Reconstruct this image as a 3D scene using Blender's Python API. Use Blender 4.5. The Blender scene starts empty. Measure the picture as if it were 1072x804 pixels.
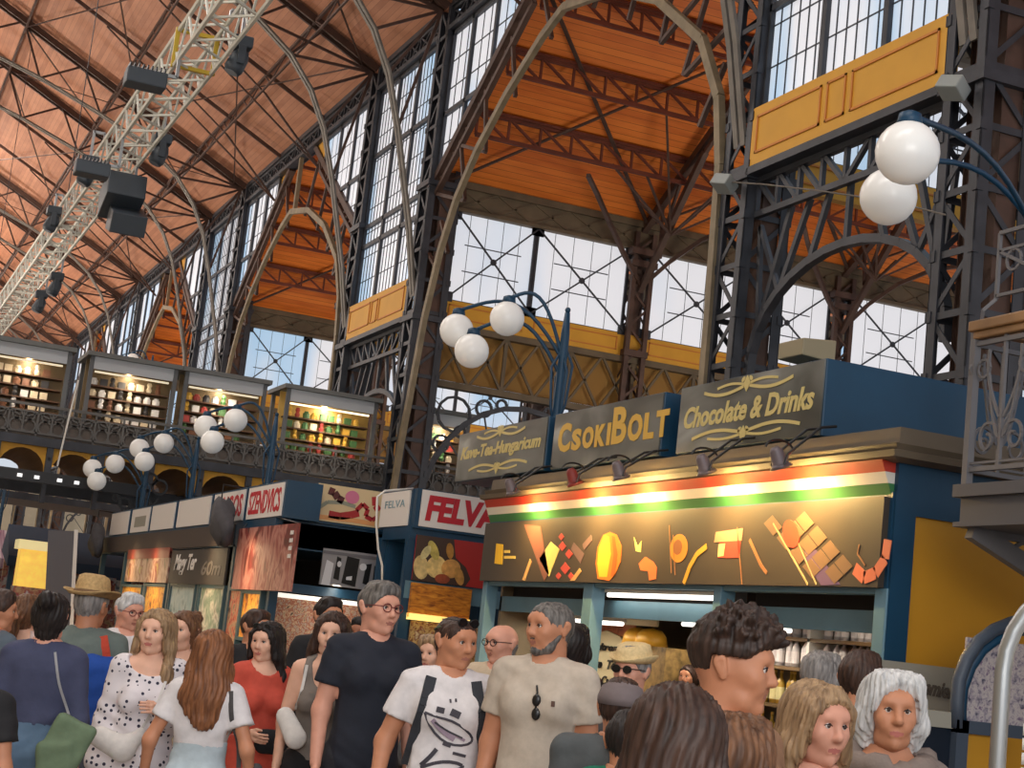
import bpy, math, random
import numpy as np
from mathutils import Vector, Matrix
random.seed(7)
SC = bpy.context.scene
COL = SC.collection
PI = math.pi

# ---------------------------------------------------------------- camera
YAW, PITCH, ROLL, FPX = 0.38440329, 0.15794682, 0.11095364, 1719.18
EYE = Vector((0, 0, 1.62))
_f = Vector((math.sin(YAW)*math.cos(PITCH), math.cos(YAW)*math.cos(PITCH), math.sin(PITCH)))
_r = Vector((math.cos(YAW), -math.sin(YAW), 0)); _u = _r.cross(_f)
CR = math.cos(ROLL)*_r + math.sin(ROLL)*_u
CU = -math.sin(ROLL)*_r + math.cos(ROLL)*_u
cam = bpy.data.cameras.new('camera'); cam.sensor_width = 36; cam.lens = FPX/1072*36
cam.clip_end = 600
camo = bpy.data.objects.new('camera', cam); COL.objects.link(camo)
camo.matrix_world = Matrix(((CR.x, CU.x, -_f.x, EYE.x), (CR.y, CU.y, -_f.y, EYE.y), (CR.z, CU.z, -_f.z, EYE.z), (0, 0, 0, 1)))
SC.camera = camo

# ---------------------------------------------------------------- exposure, world, big lights
SC.view_settings.view_transform = 'Standard'; SC.view_settings.look = 'None'
SC.view_settings.gamma = 1; SC.view_settings.exposure = 0.12; SC.view_settings.use_curve_mapping = False
try:
    SC.cycles.use_denoising = True; SC.cycles.max_bounces = 6; SC.cycles.transparent_max_bounces = 24
    SC.cycles.sample_clamp_indirect = 6
except Exception: pass
w = bpy.data.worlds.new('sky'); SC.world = w; w.use_nodes = True
nt = w.node_tree; nt.nodes.clear()
wo = nt.nodes.new('ShaderNodeOutputWorld'); bg = nt.nodes.new('ShaderNodeBackground')
tc = nt.nodes.new('ShaderNodeTexCoord'); nz = nt.nodes.new('ShaderNodeTexNoise'); rp = nt.nodes.new('ShaderNodeValToRGB')
nz.inputs['Scale'].default_value = 3.2; nz.inputs['Detail'].default_value = 3
rp.color_ramp.elements[0].position = .40; rp.color_ramp.elements[0].color = (.42, .62, .82, 1)
rp.color_ramp.elements[1].position = .56; rp.color_ramp.elements[1].color = (.80, .79, .82, 1)
nt.links.new(tc.outputs['Generated'], nz.inputs['Vector']); nt.links.new(nz.outputs['Fac'], rp.inputs['Fac'])
nt.links.new(rp.outputs['Color'], bg.inputs['Color']); nt.links.new(bg.outputs['Background'], wo.inputs['Surface'])
bg.inputs['Strength'].default_value = .85

def light(name, kind, loc, target, power, color=(1, 1, 1), size=1.0, size_y=None, spot=None, blend=.6):
    l = bpy.data.lights.new(name, kind); l.energy = power; l.color = color
    if kind == 'AREA':
        l.size = size
        if size_y: l.shape = 'RECTANGLE'; l.size_y = size_y
    else: l.shadow_soft_size = size
    if kind == 'SPOT': l.spot_size = spot; l.spot_blend = blend
    o = bpy.data.objects.new(name, l); COL.objects.link(o); o.location = loc
    o.rotation_euler = (Vector(target)-Vector(loc)).to_track_quat('-Z', 'Y').to_euler()
    return o
# daylight through the roof lantern of the nave (above and to the left of the view)
for y, e in ((4, 1500), (24, 1500), (48, 1500), (76, 1900), (104, 2200)):
    light('lantern_daylight', 'AREA', (-2.5, y, 19.5), (1.5, y-1.5, 0), e, (1.0, .95, .88), 4, 16)
# fill light added behind the camera to brighten the crowd
light('crowd_fill', 'AREA', (-1, -7, 5.5), (3.2, 7, 1.4), 900, (1.0, .95, .90), 9, 5)
# unseen uplights added left of the view to wash the nave roof
for y, e in ((20, 220), (42, 700), (64, 1900), (90, 3600)):
    light('roof_uplight', 'AREA', (-4.5, y, 7), (5.5, y+2, 19), e, (1.0, .88, .76), 1.5, 6)
# uplighters on the aisle galleries that wash the orange roofs
for y, e in ((9, 180), (29, 430), (49.8, 620), (70.5, 620), (91, 620)):
    light('aisle_uplight', 'AREA', (21, y-3, 5.2), (20, y+3.0, 14), e, (1.0, .92, .80), 2.5, 9)

# ---------------------------------------------------------------- materials
MATS = {}
def mat(name, col, rough=.6, metal=0, noise=0, nscale=6, bump=0, emit=None, estr=1, spec=None, stretch=None):
    if name in MATS: return MATS[name]
    m = bpy.data.materials.new(name); m.use_nodes = True; MATS[name] = m
    n = m.node_tree; b = n.nodes['Principled BSDF']; c = tuple(col)+(1,)
    b.inputs['Base Color'].default_value = c; b.inputs['Roughness'].default_value = rough; b.inputs['Metallic'].default_value = metal
    if spec is not None: b.inputs['Specular IOR Level'].default_value = spec
    if emit: b.inputs['Emission Color'].default_value = tuple(emit)+(1,); b.inputs['Emission Strength'].default_value = estr
    if noise or bump:
        t = n.nodes.new('ShaderNodeTexCoord'); x = n.nodes.new('ShaderNodeTexNoise'); x.inputs['Scale'].default_value = nscale; x.inputs['Detail'].default_value = 4
        src = t.outputs['Object']
        if stretch:
            mp = n.nodes.new('ShaderNodeMapping'); mp.inputs['Scale'].default_value = stretch; n.links.new(src, mp.inputs['Vector']); src = mp.outputs['Vector']
        n.links.new(src, x.inputs['Vector'])
        if noise:
            r = n.nodes.new('ShaderNodeValToRGB'); r.color_ramp.elements[0].position = .3; r.color_ramp.elements[1].position = .7
            r.color_ramp.elements[0].color = tuple(max(0, v*(1-noise)) for v in col)+(1,); r.color_ramp.elements[1].color = tuple(min(1, v*(1+noise)) for v in col)+(1,)
            n.links.new(x.outputs['Fac'], r.inputs['Fac']); n.links.new(r.outputs['Color'], b.inputs['Base Color'])
        if bump:
            bp = n.nodes.new('ShaderNodeBump'); bp.inputs['Strength'].default_value = bump; bp.inputs['Distance'].default_value = .01
            n.links.new(x.outputs['Fac'], bp.inputs['Height']); n.links.new(bp.outputs['Normal'], b.inputs['Normal'])
    return m
def plank_mat(name, c1, c2, axis, width, rough=.6, gap=.55):
    """boards running along the other axis; axis = coordinate that counts the boards"""
    m = bpy.data.materials.new(name); m.use_nodes = True; MATS[name] = m; n = m.node_tree; b = n.nodes['Principled BSDF']; b.inputs['Roughness'].default_value = rough
    t = n.nodes.new('ShaderNodeTexCoord'); s = n.nodes.new('ShaderNodeSeparateXYZ'); n.links.new(t.outputs['Object'], s.inputs[0])
    d = n.nodes.new('ShaderNodeMath'); d.operation = 'DIVIDE'; d.inputs[1].default_value = width; n.links.new(s.outputs[axis], d.inputs[0])
    fl = n.nodes.new('ShaderNodeMath'); fl.operation = 'FLOOR'; n.links.new(d.outputs[0], fl.inputs[0])
    fr = n.nodes.new('ShaderNodeMath'); fr.operation = 'FRACT'; n.links.new(d.outputs[0], fr.inputs[0])
    wn = n.nodes.new('ShaderNodeTexWhiteNoise'); wn.noise_dimensions = '1D'; n.links.new(fl.outputs[0], wn.inputs['W'])
    mp = n.nodes.new('ShaderNodeMapping'); sc = [1.2, 1.2, 1.2]; sc[axis] = 8; mp.inputs['Scale'].default_value = sc; n.links.new(t.outputs['Object'], mp.inputs['Vector'])
    nz = n.nodes.new('ShaderNodeTexNoise'); nz.inputs['Scale'].default_value = 1; nz.inputs['Detail'].default_value = 3; n.links.new(mp.outputs[0], nz.inputs['Vector'])
    ad = n.nodes.new('ShaderNodeMath'); ad.operation = 'MULTIPLY_ADD'; ad.inputs[1].default_value = .5; n.links.new(wn.outputs['Value'], ad.inputs[0]); n.links.new(nz.outputs['Fac'], ad.inputs[2])
    r = n.nodes.new('ShaderNodeValToRGB'); r.color_ramp.elements[0].position = .35; r.color_ramp.elements[1].position = 1.05 if False else 1.0
    r.color_ramp.elements[0].color = tuple(c1)+(1,); r.color_ramp.elements[1].color = tuple(c2)+(1,); n.links.new(ad.outputs[0], r.inputs['Fac'])
    lt = n.nodes.new('ShaderNodeMath'); lt.operation = 'LESS_THAN'; lt.inputs[1].default_value = .07; n.links.new(fr.outputs[0], lt.inputs[0])
    mx = n.nodes.new('ShaderNodeMix'); mx.data_type = 'RGBA'; n.links.new(lt.outputs[0], mx.inputs[0]); n.links.new(r.outputs['Color'], mx.inputs[6]); mx.inputs[7].default_value = tuple(v*gap for v in c1)+(1,)
    n.links.new(mx.outputs[2], b.inputs['Base Color'])
    return m
def glass_mat(name, tint=(1, 1, 1), gl=.06):
    m = bpy.data.materials.new(name); m.use_nodes = True; MATS[name] = m; n = m.node_tree; n.nodes.remove(n.nodes['Principled BSDF'])
    o = n.nodes['Material Output']; a = n.nodes.new('ShaderNodeBsdfTransparent'); a.inputs[0].default_value = tuple(tint)+(1,)
    g = n.nodes.new('ShaderNodeBsdfGlossy'); g.inputs['Roughness'].default_value = .05; x = n.nodes.new('ShaderNodeMixShader'); x.inputs[0].default_value = gl
    n.links.new(a.outputs[0], x.inputs[1]); n.links.new(g.outputs[0], x.inputs[2]); n.links.new(x.outputs[0], o.inputs['Surface']); return m
def S(r, g, b): return tuple(((v/255+.055)/1.055)**2.4 if v > 10 else v/255/12.92 for v in (r, g, b))
IRON = mat('iron_dark_paint', S(58, 60, 66), .5, .25, .25, 3)
IRONB = mat('iron_brown_paint', S(80, 58, 48), .6, .15, .25, 3)
IRONR = mat('iron_red_brown', S(104, 52, 36), .6, .1, .2, 3)
IRONT = mat('iron_tan_paint', S(128, 114, 90), .6, .1, .25, 3)
IRONG = mat('iron_grey_paint', S(112, 106, 98), .6, .1, .25, 3)
OLIVE = mat('beam_olive_brown', S(96, 82, 62), .7, 0, .25, 2)
YELLOW = mat('panel_yellow', S(208, 152, 42), .6, 0, .06, 1.5)
YELLOWT = mat('panel_moulding', S(196, 122, 44), .6)
ORANGE = plank_mat('orange_boards', S(198, 94, 22), S(228, 126, 42), 1, .16, .55)
NAVEB = plank_mat('nave_boards', S(168, 112, 84), S(196, 138, 106), 2, .07, .65, .8)
def pane_mat(name):
    m = bpy.data.materials.new(name); m.use_nodes = True; MATS[name] = m; n = m.node_tree; b = n.nodes['Principled BSDF']
    b.inputs['Base Color'].default_value = (.25, .26, .28, 1); b.inputs['Roughness'].default_value = .35
    t = n.nodes.new('ShaderNodeTexCoord'); mp = n.nodes.new('ShaderNodeMapping'); mp.inputs['Scale'].default_value = (.25, .42, .10); x = n.nodes.new('ShaderNodeTexNoise'); x.inputs['Scale'].default_value = 1; x.inputs['Detail'].default_value = 2
    r = n.nodes.new('ShaderNodeValToRGB'); r.color_ramp.elements[0].position = .40; r.color_ramp.elements[1].position = .53
    r.color_ramp.elements[0].color = (.36, .56, .76, 1); r.color_ramp.elements[1].color = (.74, .73, .76, 1)
    n.links.new(t.outputs['Object'], mp.inputs[0]); n.links.new(mp.outputs[0], x.inputs['Vector']); n.links.new(x.outputs['Fac'], r.inputs['Fac']); n.links.new(r.outputs['Color'], b.inputs['Emission Color']); b.inputs['Emission Strength'].default_value = .80
    return m
GLASS = pane_mat('glowing_frosted_pane')  # panes glow: daylight and blue sky patches are put into their emission
CLEAR = glass_mat('clear_glass', (.97, .98, 1.0), .06)
WHITEP = mat('white_paint', S(225, 222, 215), .5)
BLUE = mat('stall_blue', S(14, 60, 88), .45, 0, .12, 3)
BLUEL = mat('stall_blue_light', S(92, 128, 146), .45, 0, .1, 3)
DARKW = mat('dark_interior', S(44, 36, 32), .8)
BLACK = mat('black_satin', S(22, 22, 24), .4)
STONE = mat('floor_stone', S(150, 138, 124), .35, 0, .2, 2)
PLASTER = mat('plaster_cream', S(190, 176, 150), .8, 0, .1, 1)

# ---------------------------------------------------------------- mesh helpers
WM = {}                                                              # world matrices of roots
class MB:
    def __init__(s): s.v = []; s.f = []; s.mi = []; s.cur = 0
    def add(s, vs, fs):
        k = len(s.v); s.v += [tuple(v) for v in vs]; s.f += [tuple(i+k for i in f) for f in fs]; s.mi += [s.cur]*len(fs)
    def box(s, a, b):
        x0, y0, z0 = a; x1, y1, z1 = b
        s.add([(x0, y0, z0), (x1, y0, z0), (x1, y1, z0), (x0, y1, z0), (x0, y0, z1), (x1, y0, z1), (x1, y1, z1), (x0, y1, z1)],
              [(0, 3, 2, 1), (4, 5, 6, 7), (0, 1, 5, 4), (1, 2, 6, 5), (2, 3, 7, 6), (3, 0, 4, 7)])
    def bar(s, p, q, w, h=None, up=(0, 0, 1)):
        p = Vector(p); q = Vector(q); h = h or w; d = q-p
        if d.length < 1e-6: return
        d.normalize(); up = Vector(up)
        if abs(d.dot(up)) > .98: up = Vector((1, 0, 0)) if abs(d.x) < .9 else Vector((0, 1, 0))
        a = d.cross(up).normalized()*w/2; b = a.cross(d).normalized()*h/2
        s.add([p-a-b, p+a-b, p+a+b, p-a+b, q-a-b, q+a-b, q+a+b, q-a+b],
              [(0, 3, 2, 1), (4, 5, 6, 7), (0, 1, 5, 4), (1, 2, 6, 5), (2, 3, 7, 6), (3, 0, 4, 7)])
    def path(s, pts, w, h=None, up=(0, 0, 1)):
        for a, b in zip(pts[:-1], pts[1:]): s.bar(a, b, w, h, up)
    def tube(s, pts, r, n=8, cap=True):
        pts = [Vector(p) for p in pts]; rs = r if isinstance(r, (list, tuple)) else [r]*len(pts); rings = []; prev = None
        for i, p in enumerate(pts):
            t = (pts[min(i+1, len(pts)-1)]-pts[max(i-1, 0)]).normalized()
            if prev is None:
                up = Vector((0, 0, 1)) if abs(t.z) < .9 else Vector((1, 0, 0)); a = t.cross(up).normalized()
            else:
                a = (prev-t*prev.dot(t)); a = a.normalized() if a.length > 1e-6 else t.orthogonal().normalized()
            prev = a; b = t.cross(a)
            rings.append([p+(a*math.cos(2*PI*k/n)+b*math.sin(2*PI*k/n))*rs[i] for k in range(n)])
        vs = [v for g in rings for v in g]; fs = []
        for i in range(len(pts)-1):
            for k in range(n): fs.append((i*n+k, i*n+(k+1) % n, (i+1)*n+(k+1) % n, (i+1)*n+k))
        if cap: fs += [tuple(reversed(range(n))), tuple(range((len(pts)-1)*n, len(pts)*n))]
        s.add(vs, fs)
    def lathe(s, prof, n=16, c=(0, 0, 0), M=None):
        vs = []; fs = []
        for r, z in prof:
            for k in range(n):
                p = Vector((r*math.cos(2*PI*k/n), r*math.sin(2*PI*k/n), z))
                if M: p = M @ p
                vs.append(p+Vector(c))
        L = len(prof)
        for i in range(L-1):
            for k in range(n): fs.append((i*n+k, i*n+(k+1) % n, (i+1)*n+(k+1) % n, (i+1)*n+k))
        if prof[0][0] > 1e-4: fs.append(tuple(reversed(range(n))))
        if prof[-1][0] > 1e-4: fs.append(tuple(range((L-1)*n, L*n)))
        s.add(vs, fs)
    def sph(s, c, r, n=16, sc=(1, 1, 1)):
        c = Vector(c); vs = []; fs = []; m = max(6, n//2)
        for i in range(1, m):
            a = PI*i/m
            for k in range(n): vs.append(c+Vector((r*sc[0]*math.sin(a)*math.cos(2*PI*k/n), r*sc[1]*math.sin(a)*math.sin(2*PI*k/n), r*sc[2]*math.cos(a))))
        vs.append(c+Vector((0, 0, r*sc[2]))); vs.append(c-Vector((0, 0, r*sc[2]))); T = len(vs)-2
        for i in range(m-2):
            for k in range(n): fs.append((i*n+k, (i+1)*n+k, (i+1)*n+(k+1) % n, i*n+(k+1) % n))
        for k in range(n): fs.append((T, k, (k+1) % n)); fs.append((T+1, (m-2)*n+(k+1) % n, (m-2)*n+k))
        s.add(vs, fs)
    def prism(s, poly, M, d):
        """polygon in local xy, extruded by d along local z; M places it"""
        n = len(poly); vs = [M @ Vector((x, y, 0)) for x, y in poly]+[M @ Vector((x, y, d)) for x, y in poly]
        s.add(vs, [tuple(reversed(range(n))), tuple(range(n, 2*n))]+[(i, (i+1) % n, n+(i+1) % n, n+i) for i in range(n)])
    def build(s, name, mats, parent=None, smooth=False, bevel=0, world=True):
        me = bpy.data.meshes.new(name); vs = s.v
        if parent is not None and world and parent.name in WM:
            iv = WM[parent.name].inverted(); vs = [iv @ Vector(v) for v in vs]
        me.from_pydata([tuple(v) for v in vs], [], s.f)
        for m in (mats if isinstance(mats, (list, tuple)) else [mats]): me.materials.append(m)
        if s.cur or any(s.mi): me.polygons.foreach_set('material_index', s.mi)
        if smooth: me.polygons.foreach_set('use_smooth', [True]*len(me.polygons))
        me.update(); o = bpy.data.objects.new(name, me); COL.objects.link(o)
        if parent is not None:
            o.parent = parent
            if parent.name in WM: WM[o.name] = WM[parent.name]
        if bevel:
            b = o.modifiers.new('bevel', 'BEVEL'); b.width = bevel; b.segments = 2; b.limit_method = 'ANGLE'
        return o
def tag(o, label=None, cat=None, group=None, kind=None):
    if label: o['label'] = label
    if cat: o['category'] = cat
    if group: o['group'] = group
    if kind: o['kind'] = kind
    return o
def thing(name, label, cat, loc=(0, 0, 0), rz=0, group=None, kind=None):
    o = bpy.data.objects.new(name, None); COL.objects.link(o); o.location = loc; o.rotation_euler = (0, 0, rz); o.empty_display_size = .2
    WM[o.name] = Matrix.Translation(loc) @ Matrix.Rotation(rz, 4, 'Z')
    return tag(o, label, cat, group, kind)
def dup(root, loc, rz=None, label=None, group=None):
    r = root.copy(); COL.objects.link(r); r.location = loc
    if rz is not None: r.rotation_euler = (0, 0, rz)
    WM[r.name] = Matrix.Translation(loc) @ Matrix.Rotation(r.rotation_euler.z, 4, 'Z')
    if label: r['label'] = label
    if group: r['group'] = group
    for ch in list(root.children):
        c = ch.copy(); COL.objects.link(c); c.parent = r
        for g in list(ch.children):
            d = g.copy(); COL.objects.link(d); d.parent = c
    return r
def struct(name, m, mt, parent=None, smooth=False, label=None, cat=None):
    o = m.build(name, mt, parent, smooth)
    if parent is None: o['kind'] = 'structure'; tag(o, label, cat)
    return o
def frame(o, x, y):                                                   # matrix: local x,y axes, z = x cross y
    x = Vector(x).normalized(); y = Vector(y).normalized(); z = x.cross(y)
    return Matrix(((x.x, y.x, z.x, o[0]), (x.y, y.y, z.y, o[1]), (x.z, y.z, z.z, o[2]), (0, 0, 0, 1)))
def lattice(m, t0, t1, b0, b1, n, cw, ww, up=(0, 0, 1), kind='N'):
    t0, t1, b0, b1 = map(Vector, (t0, t1, b0, b1))
    m.bar(t0, t1, cw, cw, up); m.bar(b0, b1, cw*.85, cw*.85, up)
    for i in range(n+1):
        a = t0.lerp(t1, i/n); b = b0.lerp(b1, i/n); m.bar(a, b, ww, ww, up)
        if i < n:
            if kind == 'X': m.bar(a, b0.lerp(b1, (i+1)/n), ww, ww, up); m.bar(b, t0.lerp(t1, (i+1)/n), ww, ww, up)
            elif i < n/2: m.bar(a, b0.lerp(b1, (i+1)/n), ww, ww, up)
            else: m.bar(b, t0.lerp(t1, (i+1)/n), ww, ww, up)
def pix(px, py, **k):                                                 # world point seen at a pixel on plane X=, Y= or Z=
    d = _f*FPX+CR*(px-536)-CU*(py-402); (a, v), = k.items(); i = 'XYZ'.index(a)
    return EYE+d*((v-EYE[i])/d[i])
def pixd(px, py, depth): return EYE+(_f*FPX+CR*(px-536)-CU*(py-402))*(depth/FPX)
def text(name, s, mt, M, size, width=None, parent=None, bold=0.0, shear=0, depth=.006, align='CENTER', height=None):
    cu = bpy.data.curves.new(name, 'FONT'); cu.body = s; cu.size = size; cu.align_x = align; cu.align_y = 'CENTER'; cu.extrude = depth/2; cu.offset = bold; cu.shear = shear
    cu.resolution_u = 3
    t = bpy.data.objects.new(name, cu); COL.objects.link(t); bpy.context.view_layer.update()
    dg = bpy.context.evaluated_depsgraph_get(); me = bpy.data.meshes.new_from_object(t.evaluated_get(dg)); bpy.data.objects.remove(t)
    co = np.zeros(len(me.vertices)*3); me.vertices.foreach_get('co', co); co = co.reshape(-1, 3)
    if len(co):
        lo, hi = co.min(0), co.max(0); c = (lo+hi)/2; co -= c
        if width: co[:, 0] *= width/(hi[0]-lo[0])
        if height: co[:, 1] *= height/(hi[1]-lo[1])
    if parent is not None and parent.name in WM: M = WM[parent.name].inverted() @ M
    Mn = np.array(M); co = co @ Mn[:3, :3].T+Mn[:3, 3]; me.vertices.foreach_set('co', co.ravel()); me.update()
    me.materials.clear(); me.materials.append(mt); o = bpy.data.objects.new(name, me); COL.objects.link(o)
    if parent is not None: o.parent = parent
    return o
TRIM = [0]; WIN = [0]
def nm(kind):
    L = TRIM if kind == 'trim' else WIN; L[0] += 1; return '%s_%d' % (kind, L[0])

# ---------------------------------------------------------------- the hall
XN = 12.0; HB = 7.6; PER = 20.7; CEN = [8.4+PER*k for k in range(6)]   # nave wall, half bay, bay period, bay centres
EAVE = 16.9
m = MB(); m.box((-14, -6, -.2), (34, 128, 0)); struct('floor', m, STONE, label='worn pale stone hall floor')
m = MB(); m.box((-12.4, -6, 0), (-12, 128, 17)); struct('wall_left', m, PLASTER)
m = MB(); m.box((30.2, -6, 0), (30.6, 128, 5.0)); m.box((30.2, -6, 11.6), (30.6, 128, 12.6)); struct('wall_right', m, PLASTER)
m = MB(); m.box((-12, 127.2, 0), (30.2, 127.6, 9)); m.box((-12, 127.2, 15), (30.2, 127.6, 24)); struct('wall_back', m, PLASTER)
m = MB()
m.add([(12.3, -6, EAVE), (12.3, 128, EAVE), (1.6, 128, EAVE+5.35), (1.6, -6, EAVE+5.35), (12.3, -6, EAVE+.2), (12.3, 128, EAVE+.2), (1.6, 128, EAVE+5.55), (1.6, -6, EAVE+5.55)],
      [(0, 1, 2, 3), (7, 6, 5, 4), (0, 4, 5, 1), (2, 6, 7, 3), (1, 5, 6, 2), (0, 3, 7, 4)])
struct('ceiling', m, NAVEB, label='sloping nave roof lined with red brown boards')
m = MB()
m.add([(-12.3, -6, EAVE), (-12.3, 128, EAVE), (-1.6, 128, EAVE+5.35), (-1.6, -6, EAVE+5.35), (-12.3, -6, EAVE+.2), (-12.3, 128, EAVE+.2), (-1.6, 128, EAVE+5.55), (-1.6, -6, EAVE+5.55)],
      [(3, 2, 1, 0), (4, 5, 6, 7), (1, 5, 4, 0), (3, 7, 6, 2), (2, 6, 5, 1), (4, 7, 3, 0)])
struct('ceiling_left', m, NAVEB)

# iron columns of the nave arcade
def make_column(h, wd, name, label):
    t = thing(name, label, 'column'); a = .17*wd/.8; q = wd/2
    for sx in (-1, 1):
        for sy in (-1, 1):
            c = MB()
            for fl in ((.022, a), (a, .022)):
                x0 = sx*q; y0 = sy*q; x1 = x0-sx*fl[0]; y1 = y0-sy*fl[1]
                c.box((min(x0, x1), min(y0, y1), 0), (max(x0, x1), max(y0, y1), h))
            c.build('corner_angle', IRON, t)
    for i in range(4):
        l = MB(); n = int(h/(wd*.95)); R = Matrix.Rotation(i*PI/2, 4, 'Z')
        for k in range(n):
            z0 = h*k/n; z1 = h*(k+1)/n; e = q-.03; s = 1 if k % 2 else -1
            l.bar(R @ Vector((s*e, -e, z0)), R @ Vector((-s*e, -e, z1)), .075, .02, R @ Vector((0, 1, 0)))
            l.bar(R @ Vector((-e, -e, z0)), R @ Vector((e, -e, z0)), .09, .02, R @ Vector((0, 1, 0)))
            for x in (-e, e): l.box(*[tuple(f(p, r) for p, r in zip(R @ Vector((x-.05, -e-.045, z0-.07)), R @ Vector((x+.05, -e-.028, z0+.07)))) for f in (min, max)])
        l.build('lattice_bracing', IRON, t)
    c = MB(); c.box((-q*.55, -.02, 0), (q*.55, .02, h)); c.box((-.02, -q*.8, 0), (.02, q*.8, h)); c.box((-q*.15, -q*.8-.02, 0), (q*.62, -q*.8, h)); c.box((-q*.15, q*.8, 0), (q*.62, q*.8+.02, h)); c.build('web_plate', IRONB, t)
    for z in (.0, 4.6, 9.0, 12.3): c = MB(); c.box((-q-.05, -q-.05, z), (q+.05, q+.05, z+.14 if z else .5)); c.build('collar', IRON, t)
    return t
COLY = []
for c in CEN: COLY += [c-HB, c+HB]
proto = make_column(EAVE, .8, 'iron_column', '')
words = ['in the aisle arcade beside the camera', 'beside the gallery landing at the right', 'behind the chocolate stall, second from the landing', 'beside the FELVA sign, with tan arch rib',
         'just beyond the column at the FELVA sign', 'beyond the first orange bay past the gallery', 'sixth along the arcade, past the gallery', 'seventh along the arcade, past the gallery',
         'eighth along the arcade, past the gallery', 'ninth along the arcade, past the gallery', 'tenth along the arcade, past the gallery', 'at the far end of the arcade']
for i, y in enumerate(COLY):
    o = proto if i == 0 else dup(proto, (0, 0, 0)); o.location = (XN+.4, y, 0)
    tag(o, 'tall dark lattice iron column '+words[i], 'column', 'iron columns of the nave arcade', 'thing')

# nave roof trusses: rafter, curved lower rib and fanning struts, at every column
def ribpts(sx=1): return [(12.05, 9.6), (11.75, 11.2), (11.45, 12.4), (11.15, 13.6), (10.75, 14.9), (10.25, 15.9), (9.55, 16.75), (8.5, 17.55), (6.6, 18.4), (4.4, 19.2), (1.6, 20.0)]
def make_truss():
    t = thing('roof_truss', None, None, kind='structure')
    r = MB(); top = lambda x: EAVE+(12.3-x)*.5-.18
    for y in (-.17, .17):
        r.bar((12.0, y, top(12.0)), (1.6, y, top(1.6)), .09, .2)
    n = 14
    for k in range(n):
        x0 = 12-10.4*k/n; x1 = 12-10.4*(k+1)/n; s = 1 if k % 2 else -1
        r.bar((x0, -.17*s, top(x0)), (x1, .17*s, top(x1)), .05, .03)
    r.build('rafter', IRONB, t)
    g = MB(); P = ribpts(); g.path([(x, -.1, z) for x, z in P], .055, .13, (0, 1, 0)); g.path([(x, .1, z) for x, z in P], .055, .13, (0, 1, 0))
    g.build('arched_rib', IRONG, t)
    s = MB(); H = (11.9, 0, EAVE-.1)
    for k in (3, 4, 5, 6, 7): s.bar(H, (P[k][0], 0, P[k][1]), .075, .05, (0, 1, 0))
    for k, xr in ((6, 10.4), (7, 9.4), (7, 7.6), (8, 7.6), (8, 5.8), (9, 5.8), (9, 3.6), (10, 3.6)):
        s.bar((P[k][0], 0, P[k][1]), (xr, 0, top(xr)), .07, .05, (0, 1, 0))
    s.build('strut', IRONB, t)
    return t
tr = make_truss()
for i, y in enumerate(COLY):
    (tr if i == 0 else dup(tr, (0, 0, 0))).location = (0, y, 0)
# purlin girders along the nave roof and sloping wind braces
for x in (10.1, 7.0, 3.7):
    z = EAVE+(12.3-x)*.5-.16; m = MB()
    m.bar((x, -2, z-.05), (x, 127, z-.05), .07, .1); m.bar((x-.1, -2, z-.62), (x-.1, 127, z-.62), .06, .06)
    y = -2; k = 0
    while y < 127:
        m.bar((x, y, z), (x-.1, y+1.38, z-.62), .035, .035); m.bar((x-.1, y+1.38, z-.62), (x, y+2.76, z), .035, .035); y += 2.76
    struct('roof_purlin', m, IRONB)
for i in range(len(COLY)-1):
    a, b = COLY[i], COLY[i+1]; m = MB(); T = lambda x: EAVE+(12.3-x)*.5-.32
    for x0, x1 in ((11.6, 7.9), (7.9, 3.7)):
        m.bar((x0, a, T(x0)), (x1, b, T(x1)), .045, .03); m.bar((x0, b, T(x0)), (x1, a, T(x1)), .045, .03)
    n = 2 if b-a > 10 else 0                                           # secondary rafters with knee struts
    for k in range(1, n+1):
        y = a+(b-a)*k/(n+1); m.bar((12, y, T(12)+.1), (1.6, y, T(1.6)+.1), .06, .12)
        m.bar((12.0, y, 15.3), (10.1, y, T(10.1)-.5), .06, .06); m.bar((12.0, y, 15.3), (7.9, y, T(7.9)-.5), .05, .05)
        m.bar((10.1, y, T(10.1)-.5), (7.9, y, T(7.9)), .05, .05); m.bar((7.9, y, T(7.9)-.5), (5.8, y, T(5.8)), .05, .05)
    struct('roof_brace', m, IRONB)

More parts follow.
